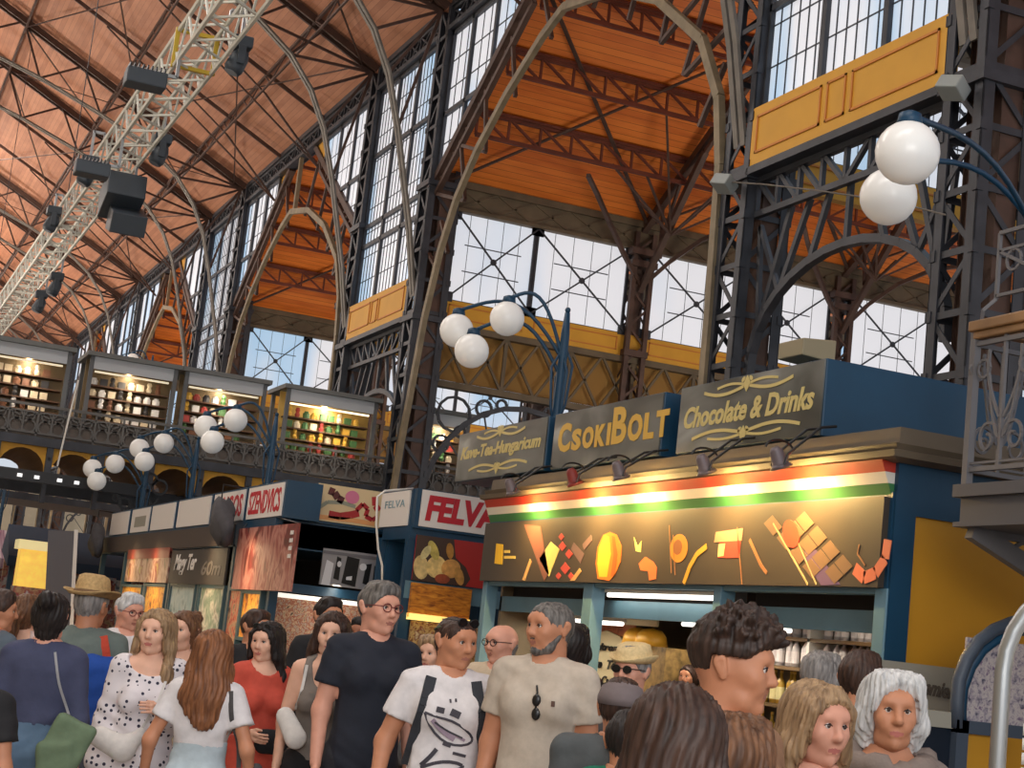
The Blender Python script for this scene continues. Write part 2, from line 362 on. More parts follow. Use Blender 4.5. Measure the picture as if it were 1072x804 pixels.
# narrow bays of the nave wall: yellow panel, girder and arch under it, tall window over it
def moulding(mb, M, x0, y0, x1, y1, w=.035, d=.02):
    for a, b, c, e in ((x0, y0, x1, y0+w), (x0, y1-w, x1, y1), (x0, y0, x0+w, y1), (x1-w, y0, x1, y1)):
        mb.prism([(a, b), (c, b), (c, e), (a, e)], M, d)
for i in range(1, len(COLY)-1, 2):
    a, b = COLY[i]+.4, COLY[i+1]-.4; L = b-a; near = i < 6
    m = MB(); m.box((12.0, a, 9.15), (12.2, b, 10.1)); m.cur = 1
    M = frame((12.0, b, 9.15), (0, -1, 0), (0, 0, 1))                  # local x along -Y (to the right), z towards the nave
    for x0, x1 in ((.03, .40), (.43, .53), (.56, .97)): moulding(m, M, L*x0, .2, L*x1, .8)
    m.cur = 0; struct(nm('trim'), m, [YELLOW, YELLOWT], label='yellow panelled band under the tall windows')
    m = MB(); m.box((11.95, a, 9.03), (12.3, b, 9.15)); lattice(m, (12.2, a, 9.0), (12.2, b, 9.0), (12.2, a, 8.45), (12.2, b, 8.45), 8, .11, .07)
    mid = (a+b)/2; A = []
    for k in range(17):
        th = PI*k/16; A.append((12.3, mid+L/2*math.cos(th), 5.9+1.7*math.sin(th)**.85))
    m.path(A, .12, .13, (1, 0, 0))
    for k in (2, 4, 6, 8, 10, 12, 14):
        th = PI*k/16; m.bar(A[k], (12.3, mid+L/2*(k-8)/8*-.85, 8.45), .09, .07, (1, 0, 0))
    for sgn in (-1, 1):
        for f in (.25, .5): m.bar((12.3, mid+sgn*L/2, 8.3), A[8-sgn*int(8-8*f*1.2)] if False else A[8-sgn*(6 if f < .4 else 4)], .08, .06, (1, 0, 0))
    struct('arcade_arch', m, IRON, label='dark iron fan strutted arch between two columns')
    fr = MB(); pn = MB(); pn.box((12.2, a, 10.1), (12.21, b, 16.2))
    for k in range(4): fr.box((12.12, a+L*k/3-.06, 10.1), (12.26, a+L*k/3+.06, 16.2))
    for z in (10.12, 11.75, 12.3, 14.3, 16.15): fr.box((12.12, a, z-.06), (12.26, b, z+.06))
    if near:
        for k in range(1, 18):
            if k % 6: fr.box((12.18, a+L*k/18-.007, 10.1), (12.22, a+L*k/18+.007, 16.2))
        for k in range(1, 9): fr.box((12.18, a, 10.1+.68*k-.008), (12.22, b, 10.1+.68*k+.008))
    o = struct(nm('window'), fr, IRON, label='tall iron framed window over the yellow band'); pn.build('window_pane', GLASS, o)
    m = MB(); m.box((12.0, a, 16.2), (12.35, b, 16.32)); m.box((12.0, a, 16.8), (12.35, b, 16.95)); lattice(m, (12.1, a, 16.75), (12.1, b, 16.75), (12.1, a, 16.3), (12.1, b, 16.3), 6, .08, .05, kind='X'); m.box((12.25, a, 16.2), (12.3, b, 16.9))
    struct('eave_beam', m, IRON)

# wide bays: sloping gable chord with window and yellow panel over it, tan arch rib under it
ORF = lambda d: 12.55+.645*(HB-d-.4+.4)                                # height of the orange roof at distance d from the bay centre
for ci, c in enumerate(CEN):
    if ci == 0: continue
    m = MB(); ar = MB()
    rib = [(-7.2, 4.6), (-7.0, 6.0), (-6.65, 7.6), (-6.4, 8.9), (-5.85, 10.4), (-5.15, 11.5), (-4.15, 12.4), (-2.7, 13.3), (-1.0, 14.1), (0, 14.3)]
    rib = [(-7.25, 4.6), (-7.2, 7.0), (-7.1, 9.4), (-6.85, 10.6), (-6.1, 11.8), (-4.3, 13.1), (-2.2, 14.0), (0, 14.4)]+[(-y, z) for y, z in rib[-2::-1]]
    ar.path([(12.0, c+y, z) for y, z in rib], .17, .12, (1, 0, 0)); ar.bar((12.1, c, 14.4), (12.1, c, 16.2), .16, .12)
    o = struct('arch_rib', ar, IRONT, label='tan painted arch rib across an orange bay')
    for s in (-1, 1):
        lo = (12.2, c+s*7.2, 12.5); hi = (12.2, c+s*1.5, 16.2)
        m.bar(lo, hi, .2, .22, (1, 0, 0)); m.bar((12.2, c+s*7.2, 12.1), (12.2, c+s*2.2, 15.3), .12, .12, (1, 0, 0))
        for k in range(9):
            f = k/8; m.bar((12.2, c+s*(7.2-5.7*f), 12.5+3.7*f), (12.2, c+s*(7.2-5.0*min(1, f+.1)), 12.1+3.2*min(1, f+.1)), .06, .05, (1, 0, 0))
        for (y0, z0), (y1, z1) in zip([(6.65, 10.2), (6.6, 11.3), (5.15, 11.5), (4.15, 12.4), (2.7, 13.3), (1., 14.1)], [(7.2, 10.6), (5.9, 10.4), (5.9, 13.1), (4.6, 14.0), (3.3, 14.85), (1.9, 15.7)]):
            m.bar((12.2, c+s*y0, z0), (12.2, c+s*y1, z1), .08, .08, (1, 0, 0))
        m.bar((12.2, c+s*5.2, 11.5), (12.2, c+s*7.2, 12.1), .08, .08, (1, 0, 0)); m.bar((12.2, c+s*4.15, 12.4), (12.2, c+s*5.9, 13.0), .08, .08, (1, 0, 0))
        fr = MB(); pn = MB()
        zc = lambda d: 12.55+.649*(7.2-d)+.08
        M = frame((12.2, c, 0), (0, s, 0), (0, 0, 1))
        pn.prism([(7.2, zc(7.2)), (7.2, 16.2), (2.8, 16.2), (2.8, zc(2.8))], M, .01)
        for d in (2.8, 4.3, 5.8, 7.15): fr.box((12.12, c+s*d-.06, zc(d)), (12.26, c+s*d+.06, 16.2))
        fr.box((12.12, min(c+s*7.2, c+s*5.0), 14.0), (12.26, max(c+s*7.2, c+s*5.0), 14.12)); fr.box((12.12, min(c+s*7.2, c+s*2.8), 16.08), (12.26, max(c+s*7.2, c+s*2.8), 16.2))
        if ci < 3:
            for k in range(1, 9):
                d = 2.8+4.4*k/9; fr.box((12.18, c+s*d-.007, zc(d)), (12.22, c+s*d+.007, 16.2))
            for z in (13.3, 14.7, 15.4):
                d = max(2.8, 7.2-(z-12.6)/.649); fr.box((12.18, min(c+s*7.2, c+s*d), z-.012), (12.22, max(c+s*7.2, c+s*d), z+.012))
        o = struct(nm('window'), fr, IRON, label='tapering window over the sloping gable edge'); pn.build('window_pane', GLASS, o)
    struct('gable_chord', m, IRONB, label='brown iron gable edge over an orange bay')
    for s in (-1, 1):
        m = MB(); m.prism([(2.75, zc(2.75)), (2.75, 16.2), (1.65, 16.2), (1.65, zc(1.65))], frame((12.2, c, 0), (0, s, 0), (0, 0, 1)), .05)
        struct(nm('trim'), m, YELLOW, label='yellow strip beside the peak of an orange bay')
    m = MB(); a, b = c-7.2, c+7.2
    m.box((12.0, a, 16.2), (12.35, b, 16.32)); m.box((12.0, a, 16.8), (12.35, b, 16.95)); m.box((12.25, a, 16.2), (12.3, b, 16.9))
    lattice(m, (12.1, a, 16.75), (12.1, b, 16.75), (12.1, a, 16.3), (12.1, b, 16.3), 16, .08, .05, kind='X'); struct('eave_beam', m, IRON)

# orange aisle roofs with their purlin trusses and rafters
XE = 30.4
def rz_(d): return min(16.85, 12.5+.645*(HB-abs(d)))
for ci, c in enumerate(CEN[:5]):
    m = MB(); P = [(-7.8, rz_(7.8)), (-.86, 16.85), (.86, 16.85), (7.8, rz_(7.8))]
    vs = []; fs = []
    for x in (12.3, XE):
        for y, z in P: vs.append((x, c+y, z))
        for y, z in P: vs.append((x, c+y, z+.2))
    for k in range(3): fs += [(k, 8+k, 9+k, k+1), (4+k, 5+k, 13+k, 12+k)]
    fs += [(0, 4, 12, 8), (3, 11, 15, 7)]; m.add(vs, fs)
    struct('ceiling_bay', m, ORANGE, label='bright orange boarded aisle roof')
for ci, c in enumerate(CEN[:5]):
    for s in (-1, 1):
        if s < 0 and ci not in (1, 2): continue
        if s < 0: offs = (4.3,)
        else: offs = (5.5, 3.9, 2.3, .9)
        for d in offs:
            y = c+s*d; z = rz_(d)-.1; m = MB(); n = 22 if ci < 3 else 12
            lattice(m, (12.4, y, z), (30.2, y, z), (12.4, y, z-.55), (30.2, y, z-.55), n, .11, .055, (0, 1, 0)); m.bar((12.4, y, z+.04), (30.2, y, z+.04), .22, .06)
            struct('purlin_truss', m, IRONR, label='red brown lattice purlin under an orange roof')
        m = MB()
        for x in (17.95, 24.0):                                        # main rafters and fan braces at the wall columns
            yw = c+s*HB; q = lambda d, dz=0: (x, c+s*d, rz_(d)-.15-dz)
            m.bar(q(7.5), q(0), .16, .2); m.bar((x, yw-s*.2, 10.8), q(4.6, .5), .14, .12); m.bar(q(4.6, .5), q(1.2, .5), .1, .1)
            for d in (6.6, 5.5, 3.9): m.bar((x, yw-s*1.1, 11.95), q(d, .0), .07, .07)
            for sx in (-1, 1):
                pts = [(x+sx*2.6*f, yw-s*(.25+1.85*f*f), 10.9+1.95*math.sin(f*PI/2)) for f in (0, .25, .5, .75, 1)]; m.path(pts, .1, .1)
                for d, dx in ((5.5, 1.1), (5.5, 2.0), (6.3, .8), (3.9, 1.5)): m.bar((x, yw-s*1.6, 12.0), (x+sx*dx, c+s*d, rz_(d)-.6), .05, .05)
        for x0, x1 in ((12.5, 17.95), (17.95, 24), (24, 30)):          # wind braces on the boards
            m.bar((x0, c+s*7.3, rz_(7.3)-.2), (x1, c+s*2.3, rz_(2.3)-.2), .09, .04); m.bar((x1, c+s*7.3, rz_(7.3)-.2), (x0, c+s*2.3, rz_(2.3)-.2), .09, .04)
        struct('rafter_brace', m, IRONB, label='iron rafters and fan braces under an orange roof')

# glazed cross walls under the roof edges
def wall_column(x, y):
    t = thing('wall_column', None, None, (x, y, 0)); m = MB(); q = .24
    for sx in (-1, 1):
        for sy in (-1, 1): m.box((x+sx*q-.06, y+sy*q-.06, 0), (x+sx*q+.06, y+sy*q+.06, 12.3))
    m.build('corner_angle', IRONB, t); l = MB()
    for k in range(26):
        s = 1 if k % 2 else -1
        for sy in (-1, 1): l.bar((x-s*q, y+sy*q, .47*k), (x+s*q, y+sy*q, .47*k+.47), .06, .02, (0, 1, 0))
        for sx in (-1, 1): l.bar((x+sx*q, y-s*q, .47*k), (x+sx*q, y+s*q, .47*k+.47), .06, .02, (1, 0, 0))
    l.build('lattice_bracing', IRONB, t); l = MB(); l.box((x-.1, y-.02, 0), (x+.1, y+.02, 12.3)); l.build('web_plate', IRONB, t)
    l = MB()
    for z, r in ((11.4, .36), (11.7, .42), (7.4, .33), (9.1, .33)): l.box((x-r, y-r, z), (x+r, y+r, z+.16))
    l.build('collar', IRONB, t); return t
CW = []
for c in CEN[:5]: CW += [c+HB]+([c+PER-HB] if c < 40 else [])
for wi, y in enumerate(CW):
    for x in (17.95, 24.0):
        t = wall_column(x, y); t['kind'] = 'structure'
    m = MB(); m.box((12.8, y-.12, 11.9), (30.2, y+.12, 12.5)); m.box((12.8, y-.22, 11.86), (30.2, y+.22, 11.95)); m.box((12.8, y-.22, 12.45), (30.2, y+.22, 12.62))
    for k in range(18):
        x = 12.9+k; m.bar((x, y-.14, 11.95), (x+.95, y-.14, 12.45), .05, .03, (0, 1, 0)); m.bar((x+.95, y-.14, 11.95), (x, y-.14, 12.45), .05, .03, (0, 1, 0))
    struct('eave_girder', m, OLIVE, label='olive brown girder over the glazed cross wall')
    segs = [(12.85, 15.05), (15.05, 17.65), (18.25, 21.0), (21.0, 23.7), (24.3, 27.1), (27.1, 30.2)]
    for sx0, sx1 in segs:
        fr = MB(); pn = MB(); pn.box((sx0, y-.01, 9.67), (sx1, y, 11.9))
        for x in (sx0+.03, sx1-.03): fr.box((x-.035, y-.07, 9.6), (x+.035, y+.07, 11.9))
        fr.box((sx0, y-.05, 9.6), (sx1, y+.05, 9.7)); n = 5
        for k in range(1, n): fr.box((sx0+(sx1-sx0)*k/n-.006, y-.02, 9.67), (sx0+(sx1-sx0)*k/n+.006, y+.02, 11.9))
        cx = (sx0+sx1)/2
        for z in (10.45, 11.1): fr.box((cx-.75, y-.03, z-.012), (cx+.75, y+.03, z+.012))
        fr.bar((sx0, y-.12, 9.7), (sx1, y-.12, 11.85), .04, .035, (0, 1, 0)); fr.bar((sx0, y-.15, 11.85), (sx1, y-.15, 9.7), .04, .035, (0, 1, 0))
        fr.lathe([(0, -.02), (.08, -.02), (.08, .02), (0, .02)], 10, (cx, y-.14, 10.78), Matrix.Rotation(PI/2, 4, 'X'))
        for x, z in ((sx0, 9.75), (sx1, 9.75), (sx0, 11.8), (sx1, 11.8)): fr.box((x-.16, y-.13, z-.12), (x+.16, y-.08, z+.12))
        o = struct(nm('window'), fr, IRON, label='glazed cross wall bay with crossed tie rods'); pn.build('window_pane', GLASS, o)
    m = MB(); M = frame((12.8, y-.1, 9.1), (1, 0, 0), (0, 0, 1))
    m.box((12.8, y-.1, 9.1), (30.2, y+.1, 9.67)); m.cur = 1
    for x0, x1 in ((.15, 2.1), (2.4, 4.7), (5.6, 8.1), (8.4, 10.8), (11.6, 14.2), (14.5, 17.2)): moulding(m, M, x0, .13, x1, .47, .03, .02)
    m.cur = 0; struct(nm('trim'), m, [YELLOW, YELLOWT], label='yellow band under the cross wall windows')
    if wi in (1, 3) : continue
    m = MB(); m.box((12.8, y-.15, 8.95), (30.2, y+.2, 9.1)); m.box((12.8, y-.15, 7.55), (30.2, y+.15, 7.7)); n = 20
    for k in range(n):
        x = 12.8+17.4*k/n; m.bar((x, y-.1, 7.65), (x+.87, y-.1, 9), .06, .05, (0, 1, 0)); m.bar((x+.87, y-.1, 7.65), (x, y-.1, 9), .06, .05, (0, 1, 0))
        if k % 2 == 0: m.bar((x, y-.1, 7.65), (x, y-.1, 9), .09, .06, (0, 1, 0))
    struct('lattice_girder', m, OLIVE, label='olive lattice girder under the yellow band')
    m = MB(); m.box((12.85, y+.1, 7.75), (30.2, y+.14, 8.95)); struct(nm('trim'), m, mat('panel_ochre', S(146, 106, 44), .7), label='ochre boards behind the lattice girder')
    m = MB()
    for x0, x1 in ((12.8, 17.7), (18.2, 23.75), (24.25, 30.2)):
        cx = (x0+x1)/2; hw = (x1-x0)/2; A = [(cx-hw*math.cos(PI*k/14), y-.05, 4.6+2.75*math.sin(PI*k/14)) for k in range(15)]
        m.path(A, .12, .12, (0, 1, 0))
        for k, R in ((1, .5), (13, .5)):
            sx = x0+.62 if k == 1 else x1-.62
            for rr, dz, dx in ((.42, 6.95, 0), (.2, 6.2, -.25), (.2, 7.2, .75), (.13, 6.55, .2), (.13, 7.35, 1.2)):
                xx = sx+(dx if k == 1 else -dx); m.path([(xx+rr*math.cos(2*PI*j/12), y-.05, dz+rr*math.sin(2*PI*j/12)) for j in range(13)], .06, .06, (0, 1, 0))
        for k in (3, 5, 7, 9, 11): m.bar(A[k], (A[k][0]*.5+cx*.5, y-.05, 5.2), .035, .035, (0, 1, 0))
        m.path([(cx-hw*.5*math.cos(PI*k/8), y-.05, 4.4+.9*math.sin(PI*k/8)) for k in range(9)], .06, .06, (0, 1, 0))
        m.box((cx-.04, y-.09, 3), (cx+.04, y-.01, 7.3)); m.box((x0, y-.06, 4.3), (x1, y, 4.42))
    o = struct('spandrel_arch', m, IRON, label='iron arches with ring spandrels under the girder')
# ================================================================ stalls, signs, lamps, gallery
def blob_mat(name, cols, scale=6, stretch=(1, 1, 1), rough=.5, dist=0.5):
    m = bpy.data.materials.new(name); m.use_nodes = True; MATS[name] = m; n = m.node_tree; b = n.nodes['Principled BSDF']; b.inputs['Roughness'].default_value = rough
    t = n.nodes.new('ShaderNodeTexCoord'); mp = n.nodes.new('ShaderNodeMapping'); mp.inputs['Scale'].default_value = stretch; n.links.new(t.outputs['Object'], mp.inputs[0])
    x = n.nodes.new('ShaderNodeTexNoise'); x.inputs['Scale'].default_value = scale; x.inputs['Detail'].default_value = 3; x.inputs['Distortion'].default_value = dist; n.links.new(mp.outputs[0], x.inputs['Vector'])
    r = n.nodes.new('ShaderNodeValToRGB'); e = r.color_ramp.elements; k = len(cols)
    e[0].position = .28; e[0].color = tuple(cols[0])+(1,); e[1].position = .72; e[1].color = tuple(cols[-1])+(1,)
    for i in range(1, k-1):
        q = e.new(.28+.44*i/(k-1)); q.color = tuple(cols[i])+(1,)
    n.links.new(x.outputs['Fac'], r.inputs['Fac']); n.links.new(r.outputs['Color'], b.inputs['Base Color']); return m
SIGNF = blob_mat('sign_grey_sheen', [S(50, 52, 48), S(72, 74, 70), S(110, 112, 108), S(170, 172, 170)], 1.0, (1, .8, 1.6), .28)  # pale patches paint mottled light reflections into the grey metal
GOLD = mat('sign_gold', S(214, 170, 62), .4)
GOLDP = mat('sign_pale_gold', S(206, 188, 120), .45)
RED = mat('sign_red', S(186, 24, 40), .5)
WHITES = mat('sign_white', S(226, 220, 214), .5)
BANNER = mat('banner_brown', S(62, 54, 46), .5, 0, .08, 2)
CORN = mat('cornice_stone_brown', S(92, 80, 64), .55, 0, .1, 3)
CORNG = mat('cornice_grey', S(66, 66, 66), .5)
MUST = mat('wall_mustard', S(188, 134, 26), .55, 0, .05, 1)
STEEL = mat('brushed_steel', S(170, 172, 172), .35, .8)
CREAM = mat('cream_card', S(216, 200, 160), .6)
GREYP = mat('grey_panel', S(150, 146, 134), .6)
TUBE = mat('tube_light_glow', (1, 1, 1), .4, emit=(1, .96, .88), estr=1.6)
WARMG = mat('warm_lamp_glow', (1, .8, .5), .4, emit=(1, .72, .34), estr=3.0)
MY = lambda x0, y, z: frame((x0, y, z), (0, -1, 0), (0, 0, 1))        # face towards the nave (-X); local x runs towards the camera
MX = lambda x, y0, z: frame((x, y0, z), (1, 0, 0), (0, 0, 1))         # face towards the camera (-Y)

# ---------------------------------------------------------------- chocolate stall
XS = 6.78; Y0 = 9.48; Y1 = 16.9
st = thing('market_stall', 'long blue stall with chocolate banner, mustard end wall and lit ledge', 'market stall', (8.4, 13, 0))
for y, w_ in ((Y0+.06, .14), (11.78, .12), (14.22, .2), (Y1-.05, .12)):
    c = MB(); c.box((XS-.02, y-w_/2, 0), (XS+.12, y+w_/2, 2.3)); c.box((XS-.04, y-w_/2-.02, 0), (XS+.14, y+w_/2+.02, .25)); c.build('post', BLUEL, st, bevel=.008)
c = MB(); c.box((XS-.005, Y0-.02, 0), (XS+.17, Y0+.0, 2.98)); c.box((XS+.17, Y0-.02, 2.82), (XS+3.4, Y0, 2.98)); c.build('corner_board', BLUE, st)
c = MB(); c.box((XS+.0, Y0+.06, 2.26), (XS+.12, Y1, 2.3)); c.build('head_rail', BLUEL, st); c = MB(); c.box((XS+.2, Y0+.06, 2.0), (XS+.26, Y1, 2.16)); c.build('lintel', BLUEL, st)
c = MB()
for a, b in ((Y0+.13, 11.7), (11.84, 14.1), (14.33, Y1-.12)):
    c.box((XS+.30, a, 2.10), (XS+.50, b, 2.28))
c.build('shutter_box', DARKW, st)
c = MB(); c.box((XS+.17, Y0, 0), (XS+3.4, Y0+.05, 2.9)); c.build('end_wall', MUST, st)
c = MB(); c.box((XS+3.2, Y0, 0), (XS+3.3, Y1, 2.9)); c.box((XS+.2, Y1-.05, 0), (XS+3.3, Y1, 2.9)); c.box((XS+.1, Y0+.05, 2.32), (XS+3.3, Y1, 2.36)); c.build('back_wall', mat('stall_inner', S(120, 104, 80), .7), st)
c = MB(); c.box((XS, Y0+.06, .0), (XS+.08, Y1, 1.0)); c.build('front_panel', BLUE, st)
c = MB(); c.box((XS-.05, Y0+.06, 1.0), (XS+.65, Y1, 1.05)); c.build('counter', mat('counter_wood', S(120, 84, 52), .4, 0, .2, 4), st, bevel=.008)
# flag band: red white green, tilted out of the wall
for i, (a, b, cc) in enumerate(((0.0, .085, S(58, 120, 70)), (.085, .17, S(226, 220, 210)), (.17, .26, S(190, 58, 40)))):
    c = MB(); X = lambda t: XS-.02-.10*t/.26
    c.add([(X(a), Y0+.02, 2.95+a*.9), (X(a), Y1, 2.95+a*.9), (X(b), Y1, 2.95+b*.9), (X(b), Y0+.02, 2.95+b*.9), (XS+.1, Y0+.02, 2.95+a*.9), (XS+.1, Y1, 2.95+a*.9), (XS+.1, Y1, 2.95+b*.9), (XS+.1, Y0+.02, 2.95+b*.9)],
          [(0, 3, 2, 1), (4, 5, 6, 7), (0, 1, 5, 4), (3, 7, 6, 2), (0, 4, 7, 3), (1, 2, 6, 5)])
    tag(c.build('flag_stripe', mat(('flag_green', 'flag_white', 'flag_red')[i], cc, .5), st), ('green', 'white', 'red')[i]+' stripe of the flag band')
c = MB(); c.box((XS+.0, Y0-.02, 2.98), (XS+3.4, Y0+.04, 3.2)); c.build('end_fascia', BLUE, st)
# cornice mouldings along the front and around the end
c = MB()
def corn(mb, prof, y0, y1, x1):
    n = len(prof); vs = []
    for o, z in prof: vs += [(XS-o, y1, z), (XS-o, y0-o, z), (x1, y0-o, z)]
    fs = []
    for i in range(n-1):
        for k in range(2): fs.append((3*i+k, 3*i+k+1, 3*i+3+k+1, 3*i+3+k))
    mb.add(vs, fs); mb.add([(XS-prof[-1][0], y1, prof[-1][1]), (XS-prof[-1][0], y0-prof[-1][0], prof[-1][1]), (x1, y0-prof[-1][0], prof[-1][1]), (x1, y1, prof[-1][1])], [(0, 1, 2, 3)])
corn(c, [(.02, 3.17), (.16, 3.19), (.17, 3.235), (.10, 3.25), (.12, 3.29), (.04, 3.30), (.03, 3.42), (-.2, 3.43)], Y0-.02, Y1+.03, XS+3.4)
c.build('cornice', CORN, st)
c = MB(); c.box((XS-.02, Y0, 2.3), (XS+.08, Y1, 2.97)); c.build('fascia_board', BLUE, st)
# banner with its printed picture
bn = MB(); bn.box((XS-.07, Y0+.03, 2.3), (XS-.02, Y1, 2.93)); bo = bn.build('banner', BANNER, st)
def decal(name, polys, mt, parent, M, d=.004):
    m_ = MB()
    for p in polys: m_.prism(p, M, d)
    return m_.build(name, mt, parent)
def ell(cx, cy, a, b, rot=0, n=20, t0=0, t1=2*PI): return [(cx+a*math.cos(t)*math.cos(rot)-b*math.sin(t)*math.sin(rot), cy+a*math.cos(t)*math.sin(rot)+b*math.sin(t)*math.cos(rot)) for t in [t0+(t1-t0)*k/(n-1) for k in range(n)]]
def stroke(pts, w):
    out = []
    for (x0, y0), (x1, y1) in zip(pts[:-1], pts[1:]):
        l = math.hypot(x1-x0, y1-y0) or 1; nx, ny = -(y1-y0)/l*w/2, (x1-x0)/l*w/2; out.append([(x0-nx, y0-ny), (x1-nx, y1-ny), (x1+nx, y1+ny), (x0+nx, y0+ny)])
    return out
BM = MY(XS-.071, Y1, 2.3)                                             # local x: 0 at far end .. 7.39, y: 0..0.63
def bpx(px, py):
    p = pix(px, py, X=XS-.07); return (Y1-p.y, p.z-2.3)
def bpoly(pts): return [bpx(*p) for p in pts]
PC = lambda n_, c_: mat(n_, c_, .5)
decal('print', [bpoly([(520, 569), (527, 570), (526, 591), (518, 590)])], PC('print_yellow', S(222, 176, 30)), bo, BM)
decal('print', [bpoly([(528, 576), (534, 576), (534, 579), (528, 579)]), bpoly([(528, 582), (540, 582), (540, 585), (528, 585)])], PC('print_pale_yellow', S(206, 180, 90)), bo, BM)
decal('print', [bpoly([(549, 549), (566, 551), (575, 600), (570, 608)])], PC('print_rose_brown', S(126, 82, 70)), bo, BM)
decal('print', [bpoly([(577, 567), (586, 575), (575, 604), (565, 585)])], PC('print_cream_yellow', S(222, 202, 120)), bo, BM)
decal('print', [bpoly([(x-r, y), (x, y-r*1.3), (x+r, y), (x, y+r*1.3)]) for x, y, r in ((589, 572, 4), (596, 580, 4), (592, 595, 5), (588, 562, 3), (585, 603, 3), (598, 603, 3))], PC('print_berry', S(184, 70, 62)), bo, BM)
decal('print', [bpoly([(547, 607), (555, 585), (557, 588), (550, 608)]), bpoly([(597, 608), (607, 595), (609, 598), (602, 608)])], PC('print_tan', S(190, 150, 96)), bo, BM)
decal('print', [bpoly([(601, 568), (612, 580), (608, 590), (598, 575)]), bpoly([(610, 570), (619, 560), (620, 566), (612, 576)])], PC('print_mauve', S(112, 88, 86)), bo, BM)
pod = [(626, 606), (624, 590), (626, 573), (632, 560), (639, 557), (646, 560), (651, 572), (650, 588), (644, 602), (638, 608)]
decal('print', [bpoly(pod)], PC('print_cocoa_orange', S(206, 112, 36)), bo, BM)
decal('print', [bpoly([(628, 604), (626, 590), (628, 573), (634, 561), (638, 562), (640, 580), (636, 604)])], PC('print_cocoa_yellow', S(226, 172, 50)), bo, BM, .006)
decal('print', [bpoly([(640, 604), (643, 580), (641, 561), (644, 562), (647, 580), (644, 602)])], PC('print_cocoa_dark', S(160, 84, 30)), bo, BM, .006)
decal('print', [bpoly([(664, 562), (668, 572), (672, 566), (671, 578), (666, 577)])], PC('print_leaf_yellow', S(206, 196, 110)), bo, BM)
decal('print', [bpoly([(669, 590), (676, 583), (684, 588), (688, 594), (687, 606), (680, 608), (679, 598), (671, 597)])], PC('print_coral', S(214, 108, 60)), bo, BM)
decal('print', [bpoly(ell(711, 574, 9, 15, .1))], PC('print_orange', S(220, 140, 44)), bo, BM)
decal('print', [bpoly(ell(710, 573, 4.5, 8, .1))], PC('print_sienna', S(150, 88, 40)), bo, BM, .006)
decal('print', stroke(bpoly([(701, 550), (703, 600)]), .012)+stroke(bpoly([(705, 560), (707, 602)]), .012)+stroke(bpoly([(772, 552), (777, 612)]), .01)+stroke(bpoly([(785, 565), (797, 592), (803, 600)]), .03), PC('print_bronze', S(160, 110, 70)), bo, BM)
decal('print', stroke(bpoly([(716, 611), (722, 594), (730, 580), (740, 572)]), .05), PC('print_gold_spoon', S(214, 160, 50)), bo, BM)
decal('print', [bpoly([(750, 557), (778, 553), (777, 566), (748, 568)])], PC('print_dusty_pink', S(176, 132, 104)), bo, BM)
decal('print', [bpoly([(754, 568), (776, 566), (774, 584), (752, 584)])], PC('print_red_box', S(190, 66, 52)), bo, BM)
decal('print', [bpoly([(753, 570), (760, 569), (758, 582), (752, 583)])], PC('print_box_cream', S(216, 190, 130)), bo, BM, .006)
sq = []
for i in range(5):
    for j in range(3):
        ax, ay = 800+i*13.5+j*10, 548+i*15-j*9.5
        q4 = [(ax, ay), (ax+9, ay-8.5), (ax+19, ay+4), (ax+10, ay+13)]
        if max(p[1] for p in q4) < 614 and min(p[1] for p in q4) > 532: sq.append(bpoly(q4))
decal('print', sq, PC('print_chocolate', S(118, 92, 70)), bo, BM)
decal('print', stroke(bpoly([(810, 548), (846, 612)]), .014)+stroke(bpoly([(829, 552), (855, 612)]), .01), PC('print_bar_edge', S(186, 160, 116)), bo, BM, .006)
decal('print', [bpoly(ell(829, 559, 8, 15, -.2))], PC('print_strawberry', S(200, 66, 44)), bo, BM, .009)
decal('print', [bpoly([(838, 580), (852, 572), (880, 612), (860, 613)])], PC('print_violet', S(98, 76, 112)), bo, BM, .002)
decal('print', stroke(bpoly([(895, 595), (905, 605), (917, 600), (927, 585), (930, 565)]), .09), PC('print_salmon', S(206, 112, 82)), bo, BM)
decal('print', stroke(bpoly([(900, 570), (898, 580), (906, 592)]), .012), PC('print_bronze', S(160, 110, 70)), bo, BM)

